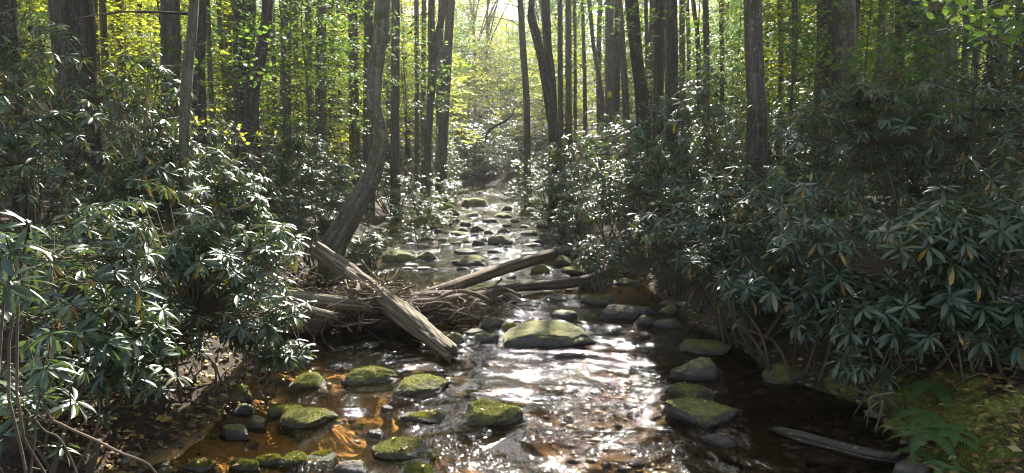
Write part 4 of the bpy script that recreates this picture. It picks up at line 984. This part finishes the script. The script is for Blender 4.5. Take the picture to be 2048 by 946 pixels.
# understory saplings: yellow ones glow in the gap, green ones between the trunks
SP = [ # kind, px, py of foliage centre, Y, scale, label
 (3, 965, 170, 44, 1.0, 'bright yellow green sapling glowing in the gap at the end of the creek'), (1, 940, 230, 38, .9, 'yellow sapling low in the left of the gap'),
 (1, 1000, 230, 50, 1.2, 'yellow green sapling low in the right of the gap'), (3, 1015, 110, 56, 1.2, 'tall yellow sapling at the top of the gap'),
 (3, 978, 110, 62, 1.3, 'yellow sapling high in the middle of the gap'), (3, 945, 70, 68, 1.4, 'hazy yellow sapling at the top left of the gap'), (1, 1030, 210, 50, 1.1, 'yellow sapling by the slim gap trunk'),
 (1, 925, 265, 47, .9, 'yellow sapling low by the brown hazy trunk'), (0, 985, 300, 50, 1.0, 'green sapling low at the end of the creek'), (3, 903, 160, 46, 1.0, 'yellow green sapling behind the brown hazy trunk'),
 (0, 950, 330, 45.5, .6, 'small bright green sapling over the far creek bend'), (0, 1005, 335, 45, .6, 'small green sapling at the right of the far creek bend'), (4, 960, 200, 58, 1.1, 'green sapling in the middle of the gap'),
 (3, 915, 90, 52, 1.2, 'tall yellow green sapling left in the gap'), (0, 470, 110, 15, .8, 'green leafy maple sapling left of the leaning dark tree'),
 (0, 610, 110, 16.5, .9, 'green leafy maple sapling left of the bent tree'), (2, 560, 60, 15, .8, 'green sapling above the leaning dark tree'),
 (0, 700, 60, 21, .9, 'green sapling behind the bent tree top'), (1, 630, 240, 24, .7, 'yellow sapling low behind the left trunks'),
 (1, 250, 90, 26, 1.0, 'yellow sapling glowing right of the thickest left trunk'), (3, 60, 40, 34, 1.0, 'pale yellow tall sapling in the upper left corner'),
 (3, 300, 40, 36, 1.0, 'yellow tall sapling far behind the brown trunk'), (0, 810, 140, 26, .9, 'green sapling between the bent tree and the forked tree'),
 (0, 1590, 90, 14, .75, 'green leafy sapling right of the lichen flecked trunk'), (2, 1400, 60, 22, 1.0, 'green sapling right of the straight pair'),
 (0, 1150, 60, 32, 1.1, 'yellow green sapling above the slim trunks'), (4, 1210, 40, 40, 1.2, 'tall green sapling behind the marked trunk'),
 (2, 1960, 40, 9.0, .8, 'green sapling with hanging sprays at the upper right corner'), (2, 1810, 130, 10.5, .6, 'low light green sapling before the thickest right hand trunk'),
 (1, 1480, 80, 30, 1.0, 'yellow green sapling behind the lichen flecked trunk'), (4, 1740, 60, 24, 1.0, 'green sapling behind the double trunk'),
 (3, 1280, 100, 48, 1.2, 'far yellow sapling behind the thick leaning trunk'), (3, 1110, 130, 52, 1.2, 'far yellow sapling behind the hooked tree'),
 (3, 840, 90, 48, 1.2, 'far yellow green sapling behind the forked tree'), (0, 880, 300, 30, .5, 'small bright sapling on the left bank at the far bend'),
]
for (k, px, py, Yd, s, lab) in SP:
    if 890 < px < 1040 and Yd > 37 and s > .8: Yd *= 1.35; s *= 1.2
    p = at(px, py, Yd); h = [5, 6.5, 4, 8, 8.5][k] * s; zg = float(terrain(p[0], p[1]))
    zc = p[2] - 0.62 * h
    sapling(k, p[0], p[1], s, lab, z=max(zg, zc) if zc > zg else zg)
rr_ = random.Random(21); q = 0
while q < 200:
    y = 21 + 75 * rr_.random() ** .8; x = rr_.uniform(-0.85, 0.85) * y
    if x > float(left_x(np.array(y))) - 1.5 and x < float(right_x(np.array(y))) + 1.5 and y < 44: continue
    px = 1024 + x / y * F
    if 900 < px < 1050 and 44 < y < 64: continue
    q += 1
    k = rr_.choice([3, 1, 3, 4, 4, 0]) if abs(px - 1000) < 250 else rr_.choice([0, 2, 4, 4, 4, 0, 3])
    zl = rr_.choice([0, 0, 2.5, 4]) if y < 45 else 0
    if y < 34 and -7 < x < 4.5: q -= 1 if rr_.random() < .5 else 0; k = [0, 1, 2][k % 3]; zl = 0
    sapling(k, x, y, rr_.uniform(.9, 1.8), z=float(terrain(x, y)), zs=rr_.uniform(.8, 1.4), label=('yellow' if k in (1, 3) else 'green') + (' young tree ' if y < 50 else ' hillside sapling ') + where(px), group='leafy young trees of the far forest')

# ------------------------------------------------------------------ logs
def log(name, P, rad, label, material='wood', sides=16, n=26, rough=.1, cat='log', flute=.06, seed=2, splinter=0.0):
    P = np.array(P); base = P[0].copy()
    V, Q_, T_, uv = tube(P - base, rad, sides, n=n, rough=rough, seed=seed, flute=flute, nfreq=2.2)
    if splinter:                                  # torn grain: ridges along the log and ragged ends
        ax = P[-1] - P[0]; Ln = np.linalg.norm(ax); ax = ax / Ln; m_ = n * sides
        cen = V[:m_].reshape(n, sides, 3).mean(1)[:, None, :]; a_ = np.arange(sides) * 2 * math.pi / sides
        vv = np.linspace(0, Ln, n)[:, None] + 0 * a_[None]; aa = a_[None] + 0 * vv
        rg = noise(np.cos(aa) * 5.5, np.sin(aa) * 5.5, vv * 1.7, seed + 3) + .6 * noise(np.cos(aa) * 11, np.sin(aa) * 11, vv * 2.6, seed + 4)
        step_ = np.sign(noise(np.cos(aa) * 2.5, np.sin(aa) * 2.5, vv * 2.2, seed + 8) - .15) * .5
        V3 = V[:m_].reshape(n, sides, 3); V3 = cen + (V3 - cen) * (1 + splinter * (rg * .8 + step_ * .5))[:, :, None]
        jag = noise(np.cos(aa[:1]) * 4, np.sin(aa[:1]) * 4, aa[:1] * 0, seed + 5)[0] * .09
        V3[-1] += ax * jag[:, None]; V3[-2] += ax * jag[:, None] * .5; V3[0] += ax * jag[:, None]
        V[:m_] = V3.reshape(-1, 3); V[m_ + 1] -= ax * .05
    o = obj(name, mk_mesh(name, V, [Q_, T_], M[material], uv=uv), loc=Vector(base)); tag(o, label, cat, 'fallen logs across the creek'); return o
log('fallen_log', [at(636, 500, 10.6), at(700, 548, 9.9), at(800, 625, 8.75), at(905, 708, 7.65)], [.12, .13, .135, .10], 'thick weathered log leaning down from the left bank into the creek', 'wood', 72, 150, .10, seed=7, flute=.05, splinter=.16)
log('fallen_log', [at(840, 594, 9.7), at(900, 575, 10.1), at(1000, 540, 11.2), at(1107, 508, 12.5)], [.085, .09, .10, .105], 'brown log crossing upward from the driftwood to the mossy rocks at right', 'wood_dark', 16, 40, .08, seed=3)
log('fallen_log', [at(965, 584, 10.9), at(1040, 574, 11.2), at(1120, 568, 11.5), at(1180, 558, 11.9), at(1210, 543, 12.2), at(1218, 528, 12.5)], [.05, .075, .085, .09, .08, .07], 'smooth curved log bending up into the right bank', 'wood_dark', 14, 44, .08, seed=4)
log('fallen_log', [at(1195, 556, 12.2), at(1225, 545, 12.3), at(1262, 538, 12.6)], [.03, .028, .015], 'thin branch stub beside the curved log', 'wood', 8, 14, .1, seed=4, cat='branch')
log('fallen_log', [at(470, 586, 9.0), at(560, 592, 9.0), at(640, 602, 8.95), at(745, 612, 9.0)], [.08, .09, .095, .09], 'horizontal log at the left of the driftwood', 'wood', 32, 60, .12, seed=5, splinter=.1)
log('fallen_log', [at(760, 614, 9.1), at(850, 609, 9.3), at(930, 598, 9.6), at(1000, 583, 10.2)], [.085, .085, .08, .06], 'horizontal log under the right of the driftwood', 'wood_dark', 16, 40, .12, seed=6)
log('fallen_log', [at(500, 600, 8.7), at(556, 608, 8.6), at(610, 618, 8.5), at(668, 633, 8.4)], [.04, .05, .055, .045], 'short pale broken log poking out below the horizontal one', 'wood', 24, 40, .1, seed=8, splinter=.08)
log('fallen_log', [at(500, 640, 9.0), at(560, 650, 8.9), at(650, 655, 9.0)], [.13, .14, .12], 'dark rotting log deep under the driftwood at left', 'wood_dark', 14, 20, .12, seed=9)
log('fallen_log', [ground(1552, 862, .0), ground(1600, 874, .015), ground(1680, 897, .0), ground(1740, 912, .01), ground(1800, 922, .0)], [.04, .045, .05, .055, .06], 'half sunk log in the shaded pool at the lower right', 'bark_dark', 32, 60, .12, seed=10, splinter=.12)
log('fallen_log', [ground(850, 607, .02), ground(960, 604, .03), ground(1040, 590, .02)], [.03, .04, .03], 'submerged dark pole in front of the curved log', 'wood_dark', 8, 16, .1, seed=11)

# driftwood pile
pc = at(740, 610, 9.5); root = empty('driftwood_pile', pc, 'tangled pile of sticks and twigs jammed where the logs meet', 'driftwood')
rs_ = np.random.RandomState(77)
STK = []
for k in range(10):
    b = Bag(); pts = [np.array([0, 0, 0])]; 
    for s_ in range(4): pts.append(pts[-1] + np.array([.25, rs_.uniform(-.06, .06), rs_.uniform(-.05, .05)]))
    b.tube(pts, [.012, .011, .009, .007, .003], 6, n=9, rough=.12, seed=k)
    if k % 2:
        q = pts[2]; b.tube([q, q + np.array([.12, .08, .05]), q + np.array([.22, .1, .13])], [.006, .004, .002], 5)
    STK.append(b.mesh('stick', M['stick' if k % 3 else 'twig']))
def put(me, name, p, d, L, thick, parent):
    d = np.array(d) / np.linalg.norm(d); r3 = frames(d[None], rs_.normal(size=(1, 3)))[0]
    m4 = Matrix.Identity(4)
    for a_ in range(3):
        m4[a_][0] = r3[a_][0] * L; m4[a_][1] = r3[a_][1] * thick; m4[a_][2] = r3[a_][2] * thick; m4[a_][3] = p[a_] - parent.location[a_]
    o = bpy.data.objects.new(name, me); COL.objects.link(o); o.parent = parent; o.matrix_local = m4; return o
for k in range(240):
    t = rs_.rand(); px = rs_.uniform(520, 1010); core = math.exp(-((px - 745) / 110.0) ** 2)
    dd = 9.45 + rs_.normal() * 0.3 + (px - 740) / 300 * 0.25
    zt = 0.24 + 0.26 * core; z = rs_.uniform(0.05, zt)
    p = at(px, 600, dd); p[2] = z
    a = rs_.normal() * 0.7 + (0 if rs_.rand() < .5 else math.pi)
    d = np.array([math.cos(a), math.sin(a) * .8, rs_.normal() * .25 + (0.1 * core)])
    L = rs_.uniform(.3, 1.0); p = p - d / np.linalg.norm(d) * L * .5
    put(STK[rs_.randint(10)], 'stick', p, d, L, float(np.exp(rs_.normal() * .5)) * 1.05, root)
for (a, b_, L, th) in [((735, 600, 9.0), (750, 690, 8.9), .75, 1.8), ((715, 600, 9.0), (722, 690, 8.9), .65, 1.3), ((722, 520, 9.4), (745, 600, 9.2), .7, 1.8), ((770, 560, 9.3), (802, 520, 9.2), .4, .9), ((765, 570, 9.3), (778, 525, 9.2), .4, .8), ((690, 560, 9.2), (740, 600, 9.0), .6, 1.6), ((690, 625, 8.9), (725, 590, 8.9), .35, 1.1), ((780, 590, 9.2), (842, 598, 9.2), .45, 1.8), ((640, 620, 8.7), (700, 655, 8.6), .4, 1.0)]:
    p, e = at(*a), at(*b_); put(STK[rs_.randint(10)], 'stick', p, e - p, np.linalg.norm(e - p), th, root)
b = Bag()
for k in range(520):
    px = rs_.normal(750, 125); px = min(max(px, 520), 1020); core = math.exp(-((px - 745) / 120.0) ** 2)
    p = at(px, 600, 9.3 + rs_.normal() * .35); p[2] = rs_.uniform(0.0, 0.32 + .28 * core)
    a = rs_.uniform(0, 6.28); L = rs_.uniform(.08, .3); d = np.array([math.cos(a), math.sin(a), rs_.normal() * .5]) * L
    b.tube([p - d, p + rs_.normal(size=3) * .06, p + d], [.003, .003, .001], 3, caps=False)
me = b.mesh('fine_twigs', M['stick']); me.transform(Matrix.Translation(-Vector(pc))); o = obj('fine_twigs', me, root); o['kind'] = 'stuff'
# dark packed core of the pile: soil and rotten wood
V, T = ICOS[5]; V = V * np.array([1.75, .45, .26]); V = V * (1 + .25 * fbm(V[:, 0] * 3, V[:, 1] * 5, V[:, 2] * 5, 4, 9)[:, None])
V[:, 0] += -.1; o = obj('packed_debris', mk_mesh('packed_debris', V + np.array([0.0, .15, -pc[2] + .10]), T, M['twig']), root)

def branchy(name, polys, label, material, group=None, cat='branch'):
    base = np.array(polys[0][0][0]); r = empty(name, base, label, cat, group)
    for k, (P, r0, r1) in enumerate(polys):
        V, Q_, T_, uv = tube(np.array(P) - base, np.linspace(r0, r1, len(P)), 7, n=max(8, len(P) * 4), rough=.1, seed=k)
        obj('stem' if k == 0 else 'twig', mk_mesh('twig', V, [Q_, T_], M[material], uv=uv), r)
def A_(L, Yd, dy=0.0): return [at(x, y, Yd + dy * i_) for i_, (x, y) in enumerate(L)]
branchy('dead_branch', [(A_([(-20, 815), (30, 826), (60, 838), (105, 842), (145, 860), (190, 880), (240, 905), (290, 925), (315, 950)], 3.0, .03), .007, .006),
    (A_([(105, 842), (85, 815), (45, 785), (10, 765), (-15, 760)], 3.06), .005, .002), (A_([(105, 842), (92, 812), (72, 785), (40, 760)], 3.08), .004, .002),
    (A_([(72, 842), (90, 862), (120, 878), (150, 935), (156, 970)], 3.0), .005, .003), (A_([(45, 790), (38, 765), (24, 728)], 3.0), .003, .0015),
    (A_([(140, 850), (141, 800), (138, 762), (150, 745), (158, 715), (164, 690)], 3.25), .004, .002), (A_([(138, 762), (136, 748)], 3.25), .003, .002)],
    'pale bare dead branch sprawling across the bottom left corner', 'stick')
branchy('dead_branch', [(A_([(100, 960), (118, 900), (128, 868)], 3.3), .014, .010)], 'lower left one of two short upright bare stems under the bushes', 'stick')
branchy('dead_branch', [(A_([(175, 960), (190, 905), (198, 880)], 3.5), .022, .016)], 'thicker right one of two short upright bare stems under the bushes', 'bark')
branchy('dead_branch', [(A_([(607, 640), (612, 655), (625, 672), (632, 690), (650, 705), (683, 712)], 8.2), .008, .003), (A_([(632, 690), (640, 715), (625, 718), (610, 712)], 8.2), .005, .002),
    (A_([(650, 685), (668, 700), (682, 712)], 8.1), .005, .003), (A_([(652, 705), (660, 735), (657, 752)], 8.1), .004, .002), (A_([(638, 715), (620, 735), (612, 745)], 8.15), .003, .0015), (A_([(629, 620), (630, 655), (628, 690)], 8.3), .008, .004)],
    'bare pale forked twig dangling over the dark pool by the driftwood', 'stick')
branchy('dead_branch', [(A_([(424, 795), (440, 760), (455, 740), (475, 728)], 5.6), .008, .004), (A_([(452, 742), (450, 770), (458, 800)], 5.5), .006, .004)], 'pale twig on the sunlit tan rock under the left bush', 'stick')
branchy('dead_branch', [(A_([(1470, 680), (1500, 694), (1530, 712), (1560, 728)], 7.6, -.05), .012, .006), (A_([(1500, 694), (1510, 700), (1545, 703)], 7.5), .006, .003)], 'crooked bare twig at the foot of the shaded right bank', 'stick')
branchy('dead_branch', [(A_([(1745, 830), (1738, 800), (1760, 790), (1790, 785)], 5.3), .012, .009), (A_([(1765, 800), (1760, 830), (1750, 862)], 5.2), .010, .005), (A_([(1755, 805), (1735, 822), (1728, 838)], 5.2), .008, .003)], 'gnarled bare roots hanging off the mossy bank', 'wood', cat='root')
branchy('dead_branch', [(A_([(985, 255), (1005, 245), (1022, 232), (1030, 215)], 36), .07, .03), (A_([(985, 255), (975, 265), (970, 285)], 36), .07, .05)], 'dark arching limb across the sunlit gap', 'bark_dark', cat='limb')
branchy('dead_branch', [(A_([(1380, 430), (1330, 400), (1270, 378), (1210, 352), (1160, 335)], 11.8), .014, .005), (A_([(1290, 386), (1250, 396), (1215, 400)], 11.8), .007, .003)], 'bare rhododendron limb reaching left over the stream', 'bark_dark', cat='limb')

# yellow maple spray by the thin mossy tree
root = empty('maple_branch', at(385, 240, 8.0), 'thin branch of yellow and orange maple leaves beside the thin mossy tree', 'branch')
base = np.array(root.location)
ML = [mk_mesh('leaf', MAPLE[0], MAPLE[1], M['yellow'], {'tint': np.full(len(MAPLE[0]), t)}) for t in (.5, .7, .85, 1.0)]
for (P, nl) in (([(382, 222), (400, 218), (430, 215), (460, 222)], 9), ([(383, 255), (410, 240), (440, 245), (480, 255), (540, 270)], 20), ([(400, 245), (430, 262), (470, 268), (525, 265)], 14), ([(440, 262), (500, 285), (560, 290)], 9)):
    C = catmull([at(x, y, 7.9) for x, y in P], 12); V, Q_, T_, uv = tube(C - base, np.linspace(.006, .002, 12), 5); obj('twig', mk_mesh('twig', V, [Q_, T_], M['twig'], uv=uv), root)
    for k in range(nl):
        p = C[rs_.randint(2, 12)] + rs_.normal(size=3) * np.array([.05, .12, .02]); a = rs_.uniform(0, 6.28)
        put(ML[rs_.randint(4)], 'leaf', p, (math.cos(a), math.sin(a), -.25 + rs_.normal() * .2), rs_.uniform(.045, .075), .06, root)

# broad green leaf sprays hanging into the top of the picture
GL = [mk_mesh('leaf', leaf_template(3, .5, .2, .2)[0], leaf_template(3, .5, .2, .2)[1], M['green'], {'tint': np.full(12, t)}) for t in (.35, .6, .8, .9)]
def leafy_branch(polys, Yd, nper, size, label, spread=.12):
    p0 = at(*polys[0][0], Yd); r = empty('leafy_branch', p0, label, 'branch')
    for P in polys:
        C = catmull([at(x, y, Yd) for x, y in P], 14); V, Q_, T_, uv = tube(C - p0, np.linspace(.006, .002, 14), 5)
        obj('twig', mk_mesh('twig', V, [Q_, T_], M['twig'], uv=uv), r)
        for k in range(nper):
            p = C[rs_.randint(1, 14)] + rs_.normal(size=3) * np.array([spread * .6, spread, spread * .35]); a = rs_.uniform(0, 6.28)
            L = size * rs_.uniform(.7, 1.2); put(GL[rs_.randint(4)], 'leaf', p, (math.cos(a), math.sin(a), -.35 + rs_.normal() * .25), L, L, r)
leafy_branch([[(1800, -20), (1850, 5), (1900, 20)], [(1860, -30), (1940, 0), (1990, 40)], [(1930, 10), (1950, 30), (1955, 50)]], 6.0, 26, .10, 'bright green leafy twigs hanging in at the top right corner')
leafy_branch([[(1990, 60), (2020, 50), (2060, 55)], [(1960, 78), (2000, 70), (2050, 78)]], 6.5, 18, .10, 'light green leaf spray just above the rhododendrons at the right edge')
leafy_branch([[(1960, 65), (1880, 70), (1800, 85)], [(1900, 72), (1860, 95), (1845, 118)], [(1840, 80), (1790, 100), (1750, 112)], [(1780, 95), (1700, 110), (1670, 125)]], 9.0, 34, .13, 'tiered light green leaves in front of the thickest right hand trunk', .2)
leafy_branch([[(1520, 20), (1570, 55), (1630, 70)], [(1540, 50), (1590, 90), (1640, 100)], [(1560, 80), (1600, 110), (1620, 125)], [(1530, 5), (1600, 20), (1650, 15)]], 12.5, 44, .13, 'green leaf tiers between the lichen flecked trunk and the double trunk', .3)
leafy_branch([[(400, 130), (450, 110), (520, 120)], [(410, 160), (470, 150), (540, 155)], [(430, 60), (500, 70), (560, 60)]], 12.0, 50, .11, 'green leaf tiers between the thin mossy tree and the leaning dark tree', .3)
leafy_branch([[(640, 90), (600, 70), (540, 75)], [(640, 60), (620, 30), (580, 20)], [(645, 100), (690, 90), (720, 100)], [(640, 120), (600, 125), (560, 140)], [(650, 20), (700, 15), (730, 30)]], 15.5, 60, .12, 'bright green leaf tiers crossing the trunks left of the bent tree', .35)
leafy_branch([[(830, 130), (860, 160), (880, 200)], [(790, 40), (830, 60), (860, 80)], [(880, 150), (915, 130), (940, 140)]], 21.0, 44, .16, 'yellow green leaf tiers around the slim forked tree', .5)
leafy_branch([[(1230, 20), (1290, 35), (1330, 20)], [(1210, 60), (1260, 50), (1300, 70)], [(1150, 10), (1190, 15), (1230, 5)]], 16.0, 40, .12, 'green leaf tiers across the tops of the marked and leaning trunks', .3)

# ------------------------------------------------------------------ ferns
def fern(px, py, z, n, L, label, tint=.4, seed=0, dirs=None):
    p = ground(px, py, z); rs_ = np.random.RandomState(seed)
    r = empty('fern', p, label, 'fern', 'ferns on the mossy right bank')
    for k in range(n):
        a = dirs[k] if dirs else k * 6.28 / n + rs_.uniform(-.3, .3); l_ = L * rs_.uniform(.8, 1.1)
        t = np.linspace(0, 1, 17); out = np.array([math.cos(a), math.sin(a), 0]); up = rs_.uniform(.35, .65)
        C = out * (t * l_)[:, None] + np.array([0, 0, 1]) * ((up * t - .75 * t * t) * l_)[:, None]
        side = np.array([-math.sin(a), math.cos(a), 0])
        V, F_ = [], []
        for i_ in range(1, 17):
            w = l_ * .24 * math.sin(math.pi * (t[i_] * .88 + .12)) ** .8 * (1 - .35 * t[i_]); tg = (C[i_] - C[i_ - 1]); tg /= np.linalg.norm(tg)
            for s_ in (-1, 1):
                b0 = len(V); tip = C[i_] + side * s_ * w + tg * w * .35 - np.array([0, 0, w * .15]); wd = tg * l_ * .022
                m_ = (C[i_] * .5 + tip * .5)
                V += [C[i_] - wd * .6, m_ - wd * 1.3, tip, m_ + wd * 1.3, C[i_] + wd * .6]; F_ += [(b0, b0 + 1, b0 + 3), (b0, b0 + 3, b0 + 4), (b0 + 1, b0 + 2, b0 + 3)]
        for i_ in range(16):
            b0 = len(V); s2 = side * .002; V += [C[i_] - s2, C[i_] + s2, C[i_ + 1] + s2, C[i_ + 1] - s2]; F_ += [(b0, b0 + 1, b0 + 2), (b0, b0 + 2, b0 + 3)]
        obj('frond', mk_mesh('frond', np.array(V), np.array(F_), M['fern'], {'tint': np.full(len(V), tint + rs_.uniform(-.1, .1))}), r)
fern(1862, 775, .4, 7, .30, 'tall dark green fern against the rhododendron', .3, 1)
fern(1840, 830, .32, 8, .26, 'green fern in the middle of the mossy bank', .4, 2)
fern(1860, 868, .30, 8, .30, 'broad green fern on the near face of the mossy bank', .4, 3)
fern(1800, 850, .22, 7, .16, 'pale yellowing little fern at the edge of the mossy bank', .95, 4)
fern(1830, 905, .15, 6, .20, 'low fern hanging toward the half sunk log', .35, 5)
fern(1905, 860, .33, 7, .24, 'fern on the right of the mossy bank among moss cushions', .4, 6)
fern(1890, 935, .22, 5, .18, 'lowest fern at the bottom edge above the bare grey rock', .35, 7)

# ------------------------------------------------------------------ fallen leaves
def scatter(n, fn, leaf, label, name='fallen_leaves', group=None):
    P, D, U, Sz, Ti = [], [], [], [], []
    for k in range(n):
        p = fn()
        if p is None: continue
        a = rs_.uniform(0, 6.28); P.append(p); D.append([math.cos(a), math.sin(a), rs_.uniform(-.15, .25)]); U.append(np.array([0, 0, 1]) + rs_.normal(size=3) * .35); Sz.append(leaf * rs_.uniform(.6, 1.3)); Ti.append(rs_.rand())
    P = np.array(P); fr_ = frames(np.array(D), np.array(U))
    tm = leaf_template(2, .5, .3, .15)
    o = obj(name, bake(tm, P, fr_, np.array(Sz), np.array(Ti), name, M['litter'])); tag(o, label, kind='stuff')
def on_ground(px0, px1, py0, py1, z=.15):
    def f():
        g_ = ground(rs_.uniform(px0, px1), rs_.uniform(py0, py1), z); zz = float(terrain(g_[0], g_[1]))
        if zz < .02: return None
        return np.array([g_[0], g_[1], zz + rs_.uniform(.015, .04)])
    return f
scatter(2600, on_ground(120, 570, 650, 960), .075, 'drift of yellow and orange fallen leaves at the lower left')
scatter(1300, on_ground(1700, 2048, 690, 946, .35), .075, 'brown and tan fallen leaves over the mossy right bank')
scatter(700, on_ground(1250, 1750, 540, 740, .2), .07, 'dull fallen leaves on the shaded right bank')
scatter(500, on_ground(420, 800, 500, 640, .2), .08, 'fallen leaves on the left bank behind the driftwood')
scatter(260, lambda: at(rs_.normal(745, 60), rs_.uniform(560, 610), 9.2 + rs_.normal() * .15), .05, 'dead brown leaves caught in the driftwood pile')
def far_l():
    y = rs_.uniform(12, 45); x = rs_.uniform(-.6, .6) * y; zz = float(terrain(x, y))
    return None if zz < .05 else np.array([x, y, zz + .03])
scatter(6000, far_l, .13, 'autumn leaf litter over the forest floor')
c_ = np.array([ground(u_, v_, .35) for u_, v_ in zip(rs_.uniform(1640, 2048, 14000), rs_.uniform(690, 960, 14000))])
c_[:, 2] = terrain(c_[:, 0], c_[:, 1]) + .005
P = c_[(c_[:, 2] > .04) & (noise(c_[:, 0] * 2.6, c_[:, 1] * 2.6, s=91) > .05)]; n_ = len(P)
P = np.array(P); d_ = rs_.normal(size=(n_, 3)) * .5 + np.array([0, 0, 1.0])
o = obj('moss', bake((np.array([(0, -.12, 0), (0, .12, 0), (1, 0, .1)], float), np.array([(0, 1, 2)])), P, frames(d_, rs_.normal(size=(n_, 3))), rs_.uniform(.015, .035, n_), rs_.uniform(.3, 1, n_), 'moss', M['fern']))
tag(o, 'yellow green moss tufts over the right bank', kind='stuff')
# moss fuzz standing on the mossy rocks
M['moss'] = leaf_material('moss_tuft', [(0.0, (0.07, 0.08, 0.014)), (0.5, (0.21, 0.20, 0.03)), (1.0, (0.44, 0.39, 0.06))], rough=0.8, transl=0.3, tcol=(0.4, 0.42, 0.05), spec=0.1, glob=0.0)
for (V, T, wpx, ms, ro_) in ROCK_TOPS:
    if wpx < 60 or ms < .5 or V[:, 1].min() > 13: continue
    a_, b_, c_ = V[T[:, 0]], V[T[:, 1]], V[T[:, 2]]; nr = np.cross(b_ - a_, c_ - a_); ar = np.linalg.norm(nr, axis=1); nr = nr / (ar[:, None] + 1e-12); ce = (a_ + b_ + c_) / 3
    nz_ = noise(ce[:, 0] * 7, ce[:, 1] * 7, ce[:, 2] * 7, 17) * .35
    w_ = ar * np.clip((nr[:, 2] + nz_ + ms - 1.15) * 3, 0, 1) * (ce[:, 2] > .03)
    if w_.sum() <= 0: continue
    n_ = int(min(3500, 1400 * wpx / 60)); f_ = rs_.choice(len(T), n_, p=w_ / w_.sum()); u_ = rs_.rand(n_, 1); v_ = rs_.rand(n_, 1) * (1 - u_)
    P = a_[f_] + (b_[f_] - a_[f_]) * u_ + (c_[f_] - a_[f_]) * v_ - nr[f_] * .002
    ti_ = np.clip(.5 + .45 * noise(P[:, 0] * 9, P[:, 1] * 9, P[:, 2] * 9, 19) + rs_.normal(size=n_) * .12, 0, 1)
    P = P - np.array(ro_.location)
    mo_ = obj('moss', bake((np.array([(0, -.2, 0), (0, .2, 0), (1, 0, .1)], float), np.array([(0, 1, 2)])), P, frames(nr[f_] + rs_.normal(size=(n_, 3)) * .5, rs_.normal(size=(n_, 3))), rs_.uniform(.008, .018, n_), ti_, 'moss', M['moss']), ro_); mo_['kind'] = 'stuff'
# gravel and cobbles on the bed and along the edges
V1, T1 = ico(1); GV, GT, GM = [], [], []; k = 0
for q in range(4200):
    yy = rs_.uniform(3.4, 13) if q % 3 else rs_.uniform(3.6, 7.5); l_, r_ = float(left_x(np.array(yy))), float(right_x(np.array(yy)))
    t_ = rs_.beta(.55, .7); xx = l_ - .15 + (r_ - l_ + .3) * t_
    GV.append((xx, yy)); 
GV = np.array(GV); gz = terrain(GV[:, 0], GV[:, 1]); sz_ = np.exp(rs_.normal(size=len(GV)) * .5) * .028; sz_ = np.clip(sz_, .012, .09)
okk = (gz < .12) & (np.exp(-((GV[:, 0] - g_bar[0] + .2) / 1.4) ** 4 - ((GV[:, 1] - g_bar[1]) / .65) ** 2) < rs_.rand(len(GV)))
GV, gz, sz_ = GV[okk], gz[okk], sz_[okk]; n_ = len(GV)
sh = V1[None] * (1 + .22 * rs_.normal(size=(n_, len(V1), 1))) * np.stack([rs_.uniform(.8, 1.5, n_), rs_.uniform(.7, 1.1, n_), rs_.uniform(.35, .6, n_)], 1)[:, None, :] * sz_[:, None, None]
sh = sh + np.stack([GV[:, 0], GV[:, 1], np.minimum(gz, .1) + sz_ * .12], 1)[:, None, :]
fc = (T1[None] + (np.arange(n_) * len(V1))[:, None, None]).reshape(-1, 3)
m, ns, ls = mat('creek_gravel'); a_ = nd(ns, 'ShaderNodeAttribute', attribute_name='tint'); r_ = ramp(ns, [(0, (.03, .022, .014)), (.4, (.08, .055, .03)), (.75, (.16, .11, .06)), (1, (.15, .135, .11))]); ls.new(a_.outputs['Fac'], r_.inputs[0])
p = nd(ns, 'ShaderNodeBsdfPrincipled'); ls.new(r_.outputs[0], p.inputs[0]); p.inputs['Roughness'].default_value = .45; ls.new(p.outputs[0], nd(ns, 'ShaderNodeOutputMaterial').inputs[0])
tag(obj('gravel', mk_mesh('gravel', sh.reshape(-1, 3), fc, m, {'tint': np.repeat(rs_.rand(n_), len(V1))})), 'gravel and cobbles on the creek bed and along its edges', kind='stuff')
# leaves lying on rocks
P_ = []
for (V, T, wpx, ms, ro_) in ROCK_TOPS:
    if wpx < 45: continue
    c = V[T].mean(1); nrm = np.cross(V[T[:, 1]] - V[T[:, 0]], V[T[:, 2]] - V[T[:, 0]]); nrm /= np.linalg.norm(nrm, axis=1)[:, None] + 1e-9
    okf = np.where((nrm[:, 2] > .8) & (c[:, 2] > .04))[0]
    if len(okf) == 0 or c[0, 1] > 10.5: continue
    k = int(rs_.choice([1, 4, 8, 14])) if wpx > 70 else 3
    for q in rs_.choice(okf, k): P_.append(c[q] + np.array([0, 0, .008]))
it = iter(P_)
scatter(len(P_), lambda: next(it), .05, 'small yellow leaves resting on the mossy rocks')

# ------------------------------------------------------------------ haze
m, ns, ls = mat('morning_haze'); pv = nd(ns, 'ShaderNodeVolumePrincipled'); pv.inputs['Color'].default_value = (0.93, 0.96, 1.0, 1)
pv.inputs['Density'].default_value = 0.0005; pv.inputs['Anisotropy'].default_value = 0.7
ls.new(pv.outputs[0], nd(ns, 'ShaderNodeOutputMaterial').inputs['Volume'])
hx, hy0, hy1, hz0, hz1 = 140, -20, 200, -1.5, 50
V = np.array([(x, y, z) for z in (hz0, hz1) for y in (hy0, hy1) for x in (-hx, hx)], float)
hz = obj('haze', mk_mesh('haze', V, np.array([(0, 2, 3, 1), (4, 5, 7, 6), (0, 1, 5, 4), (2, 6, 7, 3), (0, 4, 6, 2), (1, 3, 7, 5)]), m, smooth=False))
tag(hz, 'thin sunlit haze hanging among the trees', kind='stuff')
